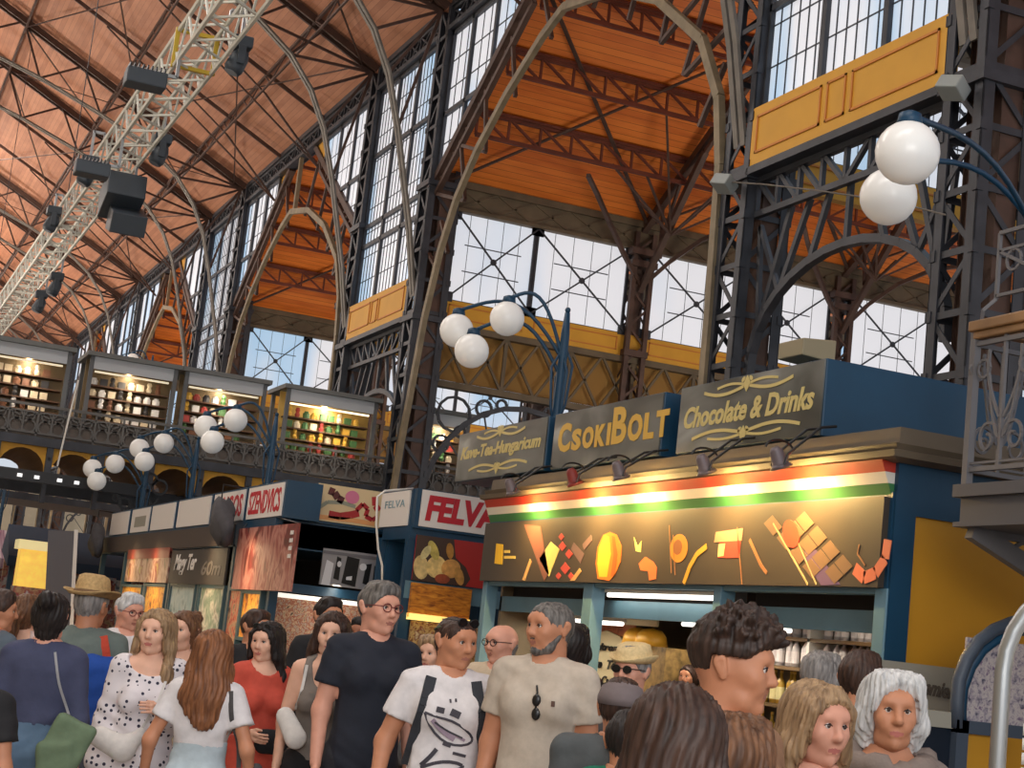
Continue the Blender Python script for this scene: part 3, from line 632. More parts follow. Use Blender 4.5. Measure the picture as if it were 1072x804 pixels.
# three sign boxes standing on the ledge
def ornament(cx, cy, w_, s=1):
    P = []
    for sx in (-1, 1):
        pts = [(cx+sx*(.05+w_/2*t), cy+s*(.02+.05*math.sin(t*PI*.9)-.02*t)) for t in [k/10 for k in range(11)]]; P += stroke(pts, .028)
        pts = [(cx+sx*(.05+w_*.33*t), cy-s*.02*math.sin(t*PI)) for t in [k/8 for k in range(9)]]; P += stroke(pts, .022)
    P.append([(cx, cy-.07), (cx+.06, cy), (cx, cy+.07), (cx-.06, cy)]); P.append(ell(cx-.06, cy+.04, .03, .018, .6)); P.append(ell(cx+.06, cy+.04, .03, .018, -.6)); return P
def sign_box(y0, y1, z0, z1, depth, label, txt, style, xs=XS):
    t = thing('sign_box', label, 'sign', (xs+depth/2, (y0+y1)/2, z0), group='sign boxes on the chocolate stall')
    c = MB(); c.box((xs, y0, z0), (xs+depth, y1, z1)); c.build('sign_case', BLUE, t, bevel=.01)
    c = MB(); c.box((xs-.012, y0+.01, z0+.01), (xs, y1-.01, z1-.01)); f_ = c.build('sign_face', SIGNF, t)
    L = y1-y0; M = MY(xs-.014, y1, z0)
    if style == 'orn':
        text('lettering', txt, GOLDP, M @ Matrix.Translation((L/2, .31, 0)), .2, L*.9, t, .006, .25, height=.19)
        decal('ornament', ornament(L/2, .52, 1.3, -1), GOLDP, t, M); decal('ornament', ornament(L/2, .1, 1.6, 1), GOLDP, t, M)
    else:
        x = L*.06
        for ch, h, w_ in (('C', .30, .30), ('S', .22, .22), ('O', .22, .25), ('K', .22, .23), ('I', .22, .07), ('B', .36, .30), ('O', .26, .29), ('L', .25, .2), ('T', .25, .24)):
            text('letter', ch, GOLD, M @ Matrix.Translation((x+w_/2, .17+h/2, 0)), h, w_, t, .012, 0, height=h); x += w_+.035
    for y in ((y0+.3, y1-.3) if y1 < 17 else (y0+.3, 16.7)): c = MB(); c.box((xs+.1, y-.04, 3.40), (xs+depth-.1, y+.04, z0+.01)); c.build('bracket', BLUE, t)
    return t
sign_box(10.47, 12.74, 3.44, 4.04, 3.0, 'grey sign with gold script Chocolate & Drinks on the blue stall roof', 'Chocolate & Drinks', 'orn')
sign_box(13.06, 15.44, 3.45, 4.04, .75, 'grey sign with yellow capitals CSOKIBOLT on the blue stall roof', '', 'cap')
sign_box(15.62, 18.2, 3.46, 4.04, .44, 'grey sign with gold script Kave-Tea-Hungaricum on the blue stall roof', 'Kave-Tea-Hungaricum', 'orn')
# clamp spotlights over the banner
for i, (px, py, lb) in enumerate(((535, 510, 'clamp spotlight on the stall ledge under the Hungaricum sign'), (600, 500, 'reddish clamp spotlight on the ledge under the letter C'), (648, 493, 'clamp spotlight on the ledge under the end of CSOKIBOLT'),
                                  (737, 487, 'clamp spotlight on the ledge under the word Chocolate'), (815, 480, 'clamp spotlight on the ledge under the word Drinks'))):
    p = pix(px, py, X=6.38); t = thing('clamp_spotlight', lb, 'spotlight', p, group='clamp spotlights over the banner')
    c = MB(); c.tube([(XS+.02, p.y-.09, 3.50), (XS-.12, p.y-.09, 3.47), p+Vector((.02, -.09, .03)), p+Vector((0, -.09, -.05))], .011); c.tube([(XS+.02, p.y+.09, 3.50), (XS-.12, p.y+.09, 3.47), p+Vector((.02, .09, .03)), p+Vector((0, .09, -.05))], .011)
    c.tube([p+Vector((.12*math.cos(a), .06*math.sin(a)*0+.0, .07+.07*math.sin(a))) for a in [PI*k/8 for k in range(9)]], .009); c.build('arm', BLACK, t)
    D = Vector((.45, 0, -.9)).normalized(); R = D.to_track_quat('Z', 'Y').to_matrix().to_4x4()
    c = MB(); c.lathe([(.03, -.09), (.05, -.06), (.06, .04), (.09, .07), (.085, .07), (.055, .03)], 14, p, R); c.build('lamp_head', mat('lamp_red', S(120, 40, 36), .5) if i == 1 else mat('lamp_grey', S(110, 100, 104), .4, .3), t, True)
    c = MB(); c.lathe([(0, .035), (.055, .035), (.055, .04), (0, .04)], 14, p, R); c.build('lens', WARMG, t)
    light('spot_beam', 'SPOT', p+D*.09, p+D*1.0+Vector((.12, 0, 0)), (80, 105, 105, 95, 105)[i], (1, .62, .20), .03, spot=2.6, blend=1); light('bulb_glow', 'POINT', p+D*.12+Vector((-.03, 0, .05)), p, (26, 40, 40, 36, 40)[i], (1, .64, .22), .04)

# things inside the chocolate stall
def bottle_proto(h, r, mt, cap, lab):
    t = thing('bottle', '', 'bottle'); c = MB(); c.lathe([(0, 0), (r, 0), (r, h*.6), (r*.8, h*.68), (r*.35, h*.78), (r*.33, h*.93), (0, h*.93)], 10); c.build('glass_body', mt, t, True)
    c = MB(); c.lathe([(r*1.02, h*.12), (r*1.02, h*.5)], 10); c.build('label', lab, t); c = MB(); c.lathe([(0, h*.92), (r*.38, h*.92), (r*.38, h), (0, h)], 8); c.build('cap', cap, t); return t
sh = thing('display_shelf', 'wall shelf of white labelled bottles inside the chocolate stall', 'shelf', (8.3, 11.8, 0))
c = MB()
for z in (1.0, 1.38, 1.72, 1.98): c.box((8.05, 9.9, z-.03), (8.4, 13.6, z))
c.build('board', mat('shelf_wood', S(110, 84, 50), .6), sh); c = MB(); c.box((8.4, 9.9, .9), (8.44, 13.6, 2.3)); c.build('shelf_back', mat('shelf_back', S(90, 78, 60), .6), sh)
for y in (9.9, 11.1, 12.35, 13.56): c = MB(); c.box((8.05, y, .9), (8.4, y+.04, 2.3)); c.build('upright', WHITEP, sh)
BW = bottle_proto(.27, .04, mat('bottle_pale', S(205, 196, 196), .3), BLACK, mat('label_white', S(226, 216, 214), .5)); BG_ = bottle_proto(.30, .04, mat('bottle_gold', S(190, 150, 60), .25), GOLD, mat('label_cream', S(220, 206, 150), .5))
nb = 0
for row, (z, n_, pr, lb) in enumerate(((1.98, 28, BW, 'white labelled bottle on the top shelf of the chocolate stall'), (1.72, 28, BW, 'white labelled bottle on the second shelf of the chocolate stall'), (1.38, 26, BG_, 'gold bottle on the third shelf of the chocolate stall'), (1.0, 26, BG_, 'gold bottle on the lowest shelf of the chocolate stall'))):
    for k in range(n_):
        y = 10.0+3.46*k/n_+(.05 if k % 7 == 6 else 0); g = lb.split(' on ')[1]
        if any(abs(y-u-.02) < .075 for u in (11.1, 12.35)): continue
        o = pr if (nb == 0 and pr is BW) or (row == 2 and k == 0) else dup(pr, (0, 0, 0)); o.location = (8.16+.02*(k % 2), y, z+.003); nb += 1; tag(o, lb, None, 'bottles on '+g)
t = thing('hanging_sign', 'cream Cassa sign hanging inside the chocolate stall', 'sign', (7.6, 15.0, 1.98)); c = MB(); c.box((7.6, 14.35, 1.97), (7.62, 15.6, 2.2)); c.build('sign_face', CREAM, t)
text('lettering', 'Cassa', BLACK, MY(7.595, 15.0, 2.1), .2, 1.0, t, .01, height=.13); c = MB(); c.tube([(7.61, 14.5, 2.2), (7.61, 14.5, 2.32)], .006); c.tube([(7.61, 15.4, 2.2), (7.61, 15.4, 2.32)], .006); c.build('cord', BLACK, t)
t = thing('price_board', 'cream price board with dark handwriting inside the middle bay of the stall', 'board', (7.9, 15.6, 1.05)); c = MB(); c.prism([(0, 0), (1.1, 0), (1.1, .62), (.9, .8), (.55, .86), (.2, .8), (0, .62)], MY(7.9, 16.6, 1.05), -.02); c.build('board_face', CREAM, t)
for k, (s_, z) in enumerate((('Jegkrem', 1.72), ('Kave  Tea', 1.55), ('Forro Csoki', 1.38), ('Limonade', 1.22))): text('lettering', s_, BLACK, MY(7.885, 16.05, z), .12, .8, t, .004, .3, height=.1)
t = thing('poster', 'orange and brown poster over the price board in the stall', 'poster', (7.95, 15.4, 1.9)); c = MB(); c.box((7.95, 15.5, 1.86), (7.97, 16.6, 2.03)); c.build('sheet', blob_mat('poster_orange', [S(120, 60, 40), S(200, 110, 70), S(220, 170, 110)], 5), t)
for y, lb in ((15.0, 'yellow rounded cake dome beside the price board'), (14.72, 'yellow rounded cake dome nearer the stall post')):
    o = MB(); o.lathe([(0, .18), (.1, .16), (.15, .1), (.17, 0), (0, 0)], 16, (7.75, y, 1.78)); o = tag(o.build('cake_dome', mat('lid_yellow', S(214, 158, 50), .4), None, True), lb, 'dome', 'yellow cake domes')
t = thing('display_case', 'tall display case standing in the middle bay of the chocolate stall', 'display case', (7.9, 14.7, 0)); c = MB(); c.box((7.7, 14.3, 1.05), (8.1, 15.3, 1.78)); c.build('case_body', mat('case_goods', S(150, 120, 70), .5, 0, .5, 14), t); c = MB(); c.box((7.66, 14.26, 1.0), (8.14, 15.34, 1.05)); c.build('base', BLACK, t)
for i, (x, y0, y1, z, lb) in enumerate(((6.90, 11.95, 14.05, 2.205, 'tube light under the lintel of the middle stall bay'), (7.75, 12.2, 14.1, 2.02, 'tube light over the counter deep in the stall'), (7.3, 14.5, 16.6, 1.96, 'tube light in the far bay of the stall'), (7.6, 9.8, 11.6, 2.26, 'tube light over the bottle shelf'))):
    t = thing('tube_light', lb, 'light', (x, (y0+y1)/2, z)); c = MB(); c.tube([(x, y0, z), (x, y1, z)], .022); c.build('tube', TUBE, t); c = MB(); c.box((x-.03, y0-.03, z+.02), (x+.03, y1+.03, z+.05)); c.build('batten', WHITEP, t)
    light('tube_glow', 'AREA', (x, (y0+y1)/2, z-.03), (x, (y0+y1)/2, 0), 3 if i == 0 else 14, (1, .9, .75), .1, y1-y0)
# end of the stall: poster board, arch booth
t = thing('wall_panel_sign', 'pale grey board with script writing on the mustard wall', 'sign', (7.1, 9.36, 1.1)); c = MB(); c.box((6.66, 9.36, 1.05), (7.47, 9.40, 1.81)); c.build('sign_face', GREYP, t); text('lettering', 'Premier', mat('ink_brown', S(86, 78, 70), .6), MX(7.12, 9.355, 1.66) @ Matrix.Rotation(-.06, 4, 'Z'), .12, .36, t, .004, .35, height=.11); text('lettering', '4', BLACK, MX(7.28, 9.355, 1.52), .06, None, t, .004)
c = MB(); c.box((6.9, 9.2, 0), (7.3, 9.36, 1.1)); c.build('support', GREYP, t)
kb = thing('photo_booth', 'blue booth with mosaic arch and yellow panel beside the mustard wall', 'booth', (7.25, 8.7, 0))
c = MB(); A_ = [pix(px, py, Y=8.6) for px, py in ((1002, 762), (1002, 735), (1004, 712), (1012, 690), (1024, 672), (1040, 660), (1060, 652), (1085, 650))]
c.tube(A_, .045, 8); c.build('arch_frame', mat('booth_slate', S(62, 72, 86), .5), kb, True)
c = MB(); B_ = [p+Vector((.05, .02, -.05)) for p in A_]; c.tube(B_, .035, 8); c.build('arch_trim', BLUE, kb, True)
x0 = A_[0].x; c = MB(); c.box((x0+.05, 8.62, 1.42), (x0+.62, 8.64, 2.0)); c.build('mosaic_panel', blob_mat('mosaic', [S(60, 60, 80), S(150, 140, 150), S(190, 180, 176), S(110, 90, 120)], 30), kb)
c = MB(); c.box((x0-.03, 8.56, 0), (x0+.06, 8.7, 1.48)); c.box((x0-.03, 8.56, 1.40), (x0+.62, 8.7, 1.48)); c.build('booth_frame', mat('booth_slate', S(62, 72, 86), .5), kb)
c = MB(); c.box((x0+.06, 8.6, 0), (x0+.3, 8.64, 1.40)); c.build('side_panel', MUST, kb); c = MB(); c.box((x0-.28, 8.62, .6), (x0-.03, 8.66, 1.44)); c.build('screen', mat('dark_screen', S(24, 32, 44), .15), kb); c = MB(); c.box((x0-.3, 8.6, 1.42), (x0-.03, 8.68, 1.52)); c.build('label_strip', GREYP, kb); c = MB(); c.box((x0-.3, 8.62, 0), (x0-.03, 8.68, .6)); c.build('base', BLUE, kb)
# ribbed white cabinet at the frame's right edge
p = pixd(1049, 720, 3.3); t = thing('ribbed_cabinet', 'white ribbed cabinet with rounded silver frame beside the booth', 'cabinet', (p.x+.35, p.y, 0))
W_ = .75; ax_ = Vector((p.y, -p.x, 0)).normalized(); H_ = pixd(1080, 622, 3.3).z+.06; M = frame((p.x, p.y, 0), ax_, (0, 0, 1)); R_ = .22
out = [(W_, 0), (W_, H_-R_)]+[(W_-R_+R_*math.cos(a), H_-R_+R_*math.sin(a)) for a in [PI/2*k/8 for k in range(1, 9)]]+[(R_-R_*math.sin(a), H_-R_+R_*math.cos(a)) for a in [PI/2*k/8 for k in range(9)]]+[(0, 0)]
c = MB(); c.prism([(a+.03 if a < .3 else a-.03, b-.02) for a, b in out], M @ Matrix.Translation((0.05, 0, -.4)), .39); c.build('cabinet_body', WHITEP, t)
c = MB(); c.tube([M @ Vector((a, b, 0)) for a, b in out], .017, 8); c.build('frame', STEEL, t, True)
c = MB()
for k in range(58): c.tube([M @ Vector((.045, .06+.0285*k, .0)), M @ Vector((W_-.045, .06+.0285*k, .0))], .0135, 6)
c.build('ribbed_front', WHITEP, t, True)

# ---------------------------------------------------------------- FELVA stall and the food stall behind it
st2 = thing('market_stall', 'blue corner stall under the FELVA sign with food poster', 'market stall', (8.2, 21, 0))
c = MB(); c.box((6.84, 20.6, 0), (10, 20.7, 3.0)); c.box((6.78, 19.62, 2.82), (10, 20.7, 2.98)); c.build('stall_body', BLUE, st2)
for x, y in ((6.84, 19.68), (7.95, 19.66), (6.84, 20.75)):
    c = MB(); c.box((x-.07, y-.05, 0), (x+.07, y+.05, 2.85)); c.build('post', BLUE if x < 7 else BLUEL, st2)
c = MB(); c.box((6.8, 19.62, 2.08), (9.6, 19.7, 2.3)); c.build('lintel', BLUEL, st2); c = MB(); c.box((6.84, 19.7, 0), (9.6, 19.8, 1.0)); c.build('counter', BLUE, st2); c = MB(); c.box((6.76, 19.58, .98), (9.6, 20.2, 1.04)); c.build('counter_top', STEEL, st2)
t = thing('sign_box', 'white sign with big red letters FELVA on the corner stall', 'sign', (7.9, 19.58, 2.98)); c = MB(); c.box((6.80, 19.56, 2.96), (9.2, 20.1, 3.46)); c.build('sign_case', BLUE, t); c = MB(); c.box((6.86, 19.54, 2.99), (9.2, 19.56, 3.45)); c.build('sign_face', WHITES, t)
text('lettering', 'FELVA', RED, MX(7.42, 19.535, 3.23), .4, .98, t, .02, .12, height=.33)
t = thing('sign_box', 'small white side sign round the corner from FELVA', 'sign', (6.8, 20.3, 2.98)); c = MB(); c.box((6.77, 19.76, 2.99), (6.79, 20.88, 3.44)); c.build('sign_face', WHITES, t); c = MB(); c.box((6.79, 19.7, 2.96), (6.9, 20.9, 3.46)); c.build('sign_case', BLUE, t); text('lettering', 'FELVA', mat('ink_teal', S(120, 150, 160), .6), MY(6.768, 20.3, 3.28), .14, .8, t, .0)
t = thing('food_poster', 'photo poster of golden food with red corner under FELVA', 'poster', (7.35, 19.58, 2.3)); c = MB(); c.box((6.86, 19.56, 2.31), (7.9, 19.58, 2.88)); c.build('sheet', mat('poster_red', S(168, 36, 30), .5), t)
c = MB(); M = MX(6.86, 19.558, 2.31); c.prism([(0, 0), (.72, 0), (.78, .1), (.7, .24), (.55, .34), (.5, .57), (0, .57)], M, .004); c.build('dark_ground', mat('poster_dark', S(66, 46, 34), .5), t)
for k, (x, y, a, b, r, cc) in enumerate(((.1, .17, .1, .15, .2, (206, 180, 120)), (.3, .2, .13, .14, -.3, (220, 190, 120)), (.24, .4, .06, .13, .5, (196, 176, 90)), (.5, .2, .13, .12, .1, (204, 150, 80)), (.4, .06, .1, .06, 0, (150, 70, 40)), (.14, .36, .05, .1, -.5, (214, 200, 140)), (.62, .12, .06, .12, .4, (190, 140, 70)), (.46, .42, .05, .1, .2, (170, 120, 50)))): decal('picture', [ell(x, y, a, b, r)], mat('food_%d' % k, S(*cc), .5, 0, .3, 14), t, M, .006+.001*k)
t = thing('goods_rack', 'orange lit rack of packets below the food poster', 'rack', (7.2, 19.5, 1.0)); c = MB(); c.box((6.86, 19.5, 1.85), (7.66, 19.58, 2.28)); c.build('sign_board', blob_mat('rack_orange', [S(130, 70, 20), S(196, 120, 30), S(220, 150, 50)], 8, (1, 1, 4)), t); c = MB(); c.box((6.86, 19.46, 1.82), (7.66, 19.6, 1.9)); c.build('light_strip', mat('yellow_glow', (1, .8, .3), .4, emit=(1, .7, .18), estr=.9), t); c = MB(); c.box((6.92, 19.54, 1.045), (9.4, 19.6, 1.81)); c.build('goods_panel', blob_mat('goods_warm', [S(60, 40, 24), S(160, 110, 60), S(200, 170, 110), S(120, 50, 30), S(210, 190, 150)], 14), t)
c = MB(); c.tube([(6.80, 19.74, 3.46)]+[pix(px, py, Y=19.5) for px, py in ((403, 514), (395, 520), (394, 550), (396, 575), (400, 592), (400, 612))], .014); tag(c.build('white_cable', WHITEP, None, True), 'white cable hanging down beside the FELVA corner', 'cable')

XR = 5.56; st3 = thing('market_stall', 'dark stall row with white and red sign boxes past FELVA', 'market stall', (7.5, 28, 0))
c = MB(); c.box((XR, 21.6, 2.62), (10, 36, 2.98)); c.box((5.6, 21.6, 0), (5.72, 21.72, 2.9)); c.build('stall_frame', BLUE, st3)
c = MB(); c.box((XR-.03, 23.9, 2.64), (XR, 36, 2.95)); c.build('fascia', mat('fascia_brown', S(70, 58, 50), .7), st3)
for y in (23.8, 25.9, 28.25, 30.5, 33.0, 35.9):
    c = MB(); c.box((XR, y-.06, 0), (XR+.1, y+.06, 2.65)); c.build('post', mat('post_teal', S(58, 84, 92), .5), st3)
c = MB(); c.box((XR+.02, 21.7, 0), (XR+.1, 36, .95)); c.build('front_panel', BLUE, st3); c = MB(); c.box((XR-.05, 21.7, .95), (XR+.6, 36, 1.0)); c.build('counter', STEEL, st3); c = MB(); c.box((9.9, 21.7, 0), (10, 36, 2.9)); c.box((XR+1.5, 21.8, 0), (XR+1.6, 36, 2.6)); c.build('back_wall', DARKW, st3)
c = MB(); c.box((XR+.1, 21.6, 2.60), (7.5, 21.7, 2.95)); c.box((XR, 21.6, 2.02), (7.5, 21.7, 2.14)); c.box((7.2, 21.6, 0), (7.5, 21.72, 3.0)); c.build('end_frame', BLUE, st3)
SG = [(21.35, 23.28, 'red', 'white sign with red brush lettering nearest the FELVA corner', 'SZENDVICS'), (23.5, 25.5, 'red', 'white sign with red lettering half behind a grey drape', 'LANGOS'), (25.75, 28.25, 'w', 'blank white sign box next to the draped one', ''), (28.55, 30.65, 'w', 'white sign box second past the drape', ''), (30.9, 32.75, 'g', 'white sign box with grey print past the blank ones', ''), (33.1, 35.2, 'w', 'white sign box at the far end of the row', '')]
for y0, y1, k, lb, tx in SG:
    t = thing('sign_box', lb, 'sign', (XR+.3, (y0+y1)/2, 2.98), group='sign boxes on the dark stall row'); c = MB(); c.box((XR, y0-.08, 2.98), (XR+(.45 if y0 > 22 else .5), y1+.08, 3.48)); c.build('sign_case', BLUE, t); c = MB(); c.box((XR-.015, y0, 3.0), (XR, y1, 3.45)); c.build('sign_face', WHITES, t)
    if tx: text('lettering', tx, RED, MY(XR-.017, (y0+y1)/2, 3.225), .34, (y1-y0)*.9, t, .008, .1, height=.33)
    if k == 'g': c = MB(); c.box((XR-.018, y0+.3, 3.1), (XR-.015, y1-.4, 3.3)); c.build('print', GREYP, t)
t = thing('sign_box', 'cream food sign with red sausage pictures facing the aisle', 'sign', (6.5, 21.55, 3.0)); c = MB(); c.box((6.07, 21.56, 2.985), (7.1, 22, 3.52)); c.build('sign_case', BLUE, t); c = MB(); c.box((6.07, 21.54, 3.02), (7.02, 21.56, 3.52)); c.build('sign_face', mat('sign_cream', S(222, 196, 150), .5), t)
M = MX(6.02, 21.539, 3.02)
for pts, w_, cc in ((((.2, .42), (.28, .4), (.34, .33), (.42, .3)), .1, (90, 34, 30)), (((.24, .1), (.4, .09), (.55, .13), (.66, .17)), .1, (170, 40, 40)), (((.62, .2), (.7, .3), (.78, .24), (.76, .14), (.86, .1), (.92, .14)), .06, (170, 30, 36)), (((.86, .42), (.88, .3), (.94, .24)), .09, (186, 40, 44)), (((.06, .14), (.2, .26), (.4, .28), (.6, .25)), .05, (150, 150, 130)), (((.1, .05), (.3, .05), (.6, .06), (.9, .05)), .06, (226, 160, 100))):
    decal('picture', stroke(pts, w_), mat('sausage_%d%d%d' % cc, S(*cc), .5), t, M)
decal('picture', [ell(.54, .37, .1, .09)], mat('sausage_pink', S(216, 120, 150), .5), t, M)
t = thing('photo_board', 'black and white photo board in the blue end of the food stall', 'board', (6.6, 21.57, 2.16)); c = MB(); c.box((6.26, 21.56, 2.17), (7.08, 21.6, 2.66)); c.build('sheet', mat('photo_grey', S(150, 148, 150), .5), t)
M = MX(6.26, 21.559, 2.17)
PHW = mat('photo_white', S(220, 220, 222), .5)
for pl, mt_ in (([(.02, 0), (.14, 0), (.16, .3), (.06, .34)], PHW), ([(.3, .05), (.5, .02), (.52, .4), (.34, .42)], BLACK), ([(.18, .1), (.26, .08), (.26, .38), (.2, .4)], BLACK), ([(.6, .08), (.68, .06), (.7, .36), (.62, .34)], BLACK), ([(.74, .1), (.8, .06), (.8, .3), (.74, .34)], BLACK), (ell(.58, .3, .05, .05), PHW), (ell(.24, .3, .03, .04), PHW), ([(.36, .1), (.44, .1), (.44, .16), (.36, .14)], PHW), ([(0, .42), (.82, .42), (.82, .46), (0, .46)], mat('photo_mid', S(110, 108, 112), .5))): decal('picture', [pl], mt_, t, M, .006 if mt_ is BLACK else .008)
t = thing('display_window', 'warm lit goods window in the end of the food stall', 'display', (6.5, 21.75, 1.1)); c = MB(); c.box((5.75, 21.74, 1.1), (7.2, 21.8, 2.0)); c.build('goods', blob_mat('goods_end', [S(70, 50, 40), S(200, 170, 140), S(150, 70, 40), S(176, 160, 146), S(150, 100, 50)], 20), t); c = MB(); c.box((5.75, 21.7, 1.94), (7.2, 21.74, 2.0)); c.build('light_strip', mat('kiosk_glow_white', (1, 1, 1), .4, emit=(1, .92, .8), estr=.8), t); c = MB(); c.box((5.72, 21.62, 0), (7.2, 21.74, 1.1)); c.build('cabinet', BLUE, t); light('stall_lamp', 'AREA', (6.5, 21.3, 1.95), (6.5, 21.8, 1.4), 4, (1, .85, .65), .1, 1.2)
t = thing('meat_poster', 'large red and pink meat poster hanging on the stall corner', 'poster', (5.5, 21.7, 2.0)); c = MB(); c.box((5.48, 20.15, 2.0), (5.51, 23.3, 2.86)); c.build('sheet', blob_mat('poster_meat', [S(96, 40, 34), S(150, 70, 62), S(186, 130, 116), S(128, 50, 46), S(92, 50, 38)], 2.2, (1, 1.2, .7), .5, 1.6), t); c = MB()
for k in range(4): c.box((5.47, 20.3, 2.72-.1*k), (5.475, 20.45, 2.77-.1*k))
c.build('print', WHITES, t); c = MB(); c.tube([(5.5, 20.2, 2.86), (5.6, 21.7, 3.0)], .008); c.tube([(5.5, 23.2, 2.86), (5.6, 23.2, 3.0)], .008); c.build('cord', BLACK, t)
t = thing('menu_board', 'dark brown board with white script on the stall row', 'board', (5.53, 26.1, 2.05)); c = MB(); c.box((5.52, 24.0, 2.05), (5.55, 28.1, 2.60)); c.build('board_face', mat('board_brown', S(58, 52, 48), .6), t); text('lettering', 'Magy Ter', WHITES, MY(5.515, 26.9, 2.36), .4, 1.7, t, .01, .3, height=.34); text('lettering', '60m', mat('ink_dim', S(104, 98, 92), .6), MY(5.515, 24.95, 2.3), .3, 1.3, t, .005, .2)
t = thing('food_poster', 'red topped poster strip with green and pink food past the menu board', 'poster', (5.53, 30.4, 2.05)); c = MB(); c.box((5.52, 28.3, 2.05), (5.55, 32.4, 2.6)); c.build('sheet', blob_mat('poster_mixed', [S(70, 90, 60), S(150, 110, 90), S(190, 160, 140), S(120, 50, 46), S(170, 150, 90)], 3), t); c = MB(); c.box((5.51, 28.3, 2.48), (5.555, 32.4, 2.66)); c.build('heading', mat('poster_head', S(134, 56, 44), .5), t)
LITA = blob_mat('lit_goods_orange', [S(90, 44, 20), S(220, 130, 30), S(240, 190, 80), S(170, 80, 30)], 8)
for i, (y0, y1, z0, z1, mt, lb) in enumerate(((21.9, 22.9, 1.35, 1.95, LITA, 'orange lit goods window at the stall corner'), (23.0, 23.7, 1.2, 1.98, blob_mat('pic_food', [S(90, 50, 40), S(200, 160, 120), S(210, 90, 60), S(60, 40, 30)], 9), 'framed food picture below the meat poster'), (24.1, 25.7, 1.2, 2.0, blob_mat('pic_green', [S(180, 190, 170), S(120, 140, 120), S(210, 205, 190), S(100, 90, 70)], 4), 'pale green picture window below the menu board'), (26.1, 28.0, 1.2, 2.0, blob_mat('pic_pale', [S(150, 180, 180), S(190, 205, 200), S(80, 120, 120)], 4), 'pale blue display window below the menu script'), (28.5, 30.3, 1.1, 1.98, LITA, 'orange lit display window past the pale windows'), (30.7, 32.8, 1.1, 1.95, LITA, 'orange lit display window at the far end'))):
    t = thing('display_window', lb, 'display', (5.6, (y0+y1)/2, z0)); c = MB(); c.box((5.58, y0, z0), (5.62, y1, z1)); c.build('goods', mt, t); c = MB()
    for a, b, d, e in ((y0-.05, y0, z0, z1), (y1, y1+.05, z0, z1), (y0-.05, y1+.05, z1, z1+.05), (y0-.05, y1+.05, z0-.05, z0)): c.box((5.55, a, d), (5.64, b, e))
    c.build('frame', mat('post_teal', S(58, 84, 92), .5), t)
for y, e in ((22.4, 10), (25, 9), (29.5, 10), (31.8, 10)): light('stall_lamp', 'AREA', (4.9, y, 2.0), (5.8, y, 1.4), e, (1, .72, .4), .2, 1.5)
def drape(name, lb, pts, seedv):
    random.seed(seedv); m_ = MB(); n = 9; vs = []
    for j in range(8):
        for k in range(n):
            a = 2*PI*k/n; r = (.30+.06*math.sin(k*2.4+j))*(.25+.75*math.sin(PI*(j+1)/9)) ; vs.append((pts[0]+r*.5*math.cos(a), pts[1]+r*1.6*math.sin(a)-.08*j, pts[2]-.095*j-.05*math.sin(3*a)))
    fs = [(j*n+k, j*n+(k+1) % n, (j+1)*n+(k+1) % n, (j+1)*n+k) for j in range(7) for k in range(n)]+[tuple(range(n))[::-1], tuple(range(7*n, 8*n))]
    t = thing(name, lb, 'drape', pts); m_.add(vs, fs); m_.build('cloth', mat('drape_grey', S(66, 64, 68), .8, 0, .2, 8), t, True); c = MB(); c.tube([(pts[0], pts[1], pts[2]-.1), (pts[0], pts[1], 3.50), (XR+.3, pts[1], 3.497)], .015); c.build('cord', BLACK, t); return t
drape('grey_drape', 'grey cloth drape hanging over the second red sign', (5.3, 23.9, 3.28), 3); drape('grey_drape', 'grey cloth drape at the far end of the stall row', (5.3, 35.4, 3.2), 5)

# ---------------------------------------------------------------- street lamps with three globes
GLOBE = mat('opal_globe', (.86, .85, .82), .25, emit=(1, .97, .92), estr=.08)
def make_lamp(globes=((-.97, .95, 1.75), (-.62, .28, 1.86), (-.9, .56, 1.47)), ext=0):
    t = thing('globe_lamp', '', 'lamp')
    if ext: c = MB(); c.tube([(0, 0, -ext), (0, 0, 0)], .07, 8); c.build('lower_post', BLUE, t, True)
    c = MB(); c.tube([(0, 0, 0), (0, 0, .3), (0, 0, 1.75), (0, 0, 2.0)], [.09, .06, .05, .03], 10); c.sph((0, 0, 2.03), .035, 8); c.lathe([(.13, 0), (.13, .06), (.07, .12)], 12); c.build('post', BLUE, t, True)
    c = MB()
    for a, r_, h in ((0, .3, .15), (1.6, .25, 0), (3.2, .28, .1), (4.8, .25, .05)): c.tube([(0, 0, .5+h), (.09*math.cos(a), .09*math.sin(a), .8+h), (.13*math.cos(a), .13*math.sin(a), 1.25+h), (.02*math.cos(a), .02*math.sin(a), 1.45+h)], .016, 6)
    c.build('scroll', BLUE, t, True)
    for gx, gy, gz in globes:
        top = Vector((gx*.5, gy*.5, 2.0 if gz > 1.5 else 1.85)); g = Vector((gx, gy, gz)); c = MB(); P = []
        for k in range(13):
            f = k/12; P.append(Vector((gx*f, gy*f, (1.45 if gz > 1.5 else 1.25)+(gz+.24-(1.45 if gz > 1.5 else 1.25))*f+.42*math.sin(PI*f)*(1-.25*f))))
        c.tube(P, .022, 8); c.build('arm', BLUE, t, True); c = MB(); c.lathe([(.03, .27), (.07, .25), (.08, .19), (.05, .17)], 12, g); c.build('fitter', BLUE, t, True); c = MB(); c.sph(g, .2, 24); c.build('globe', GLOBE, t, True)
    return t
lp = make_lamp()
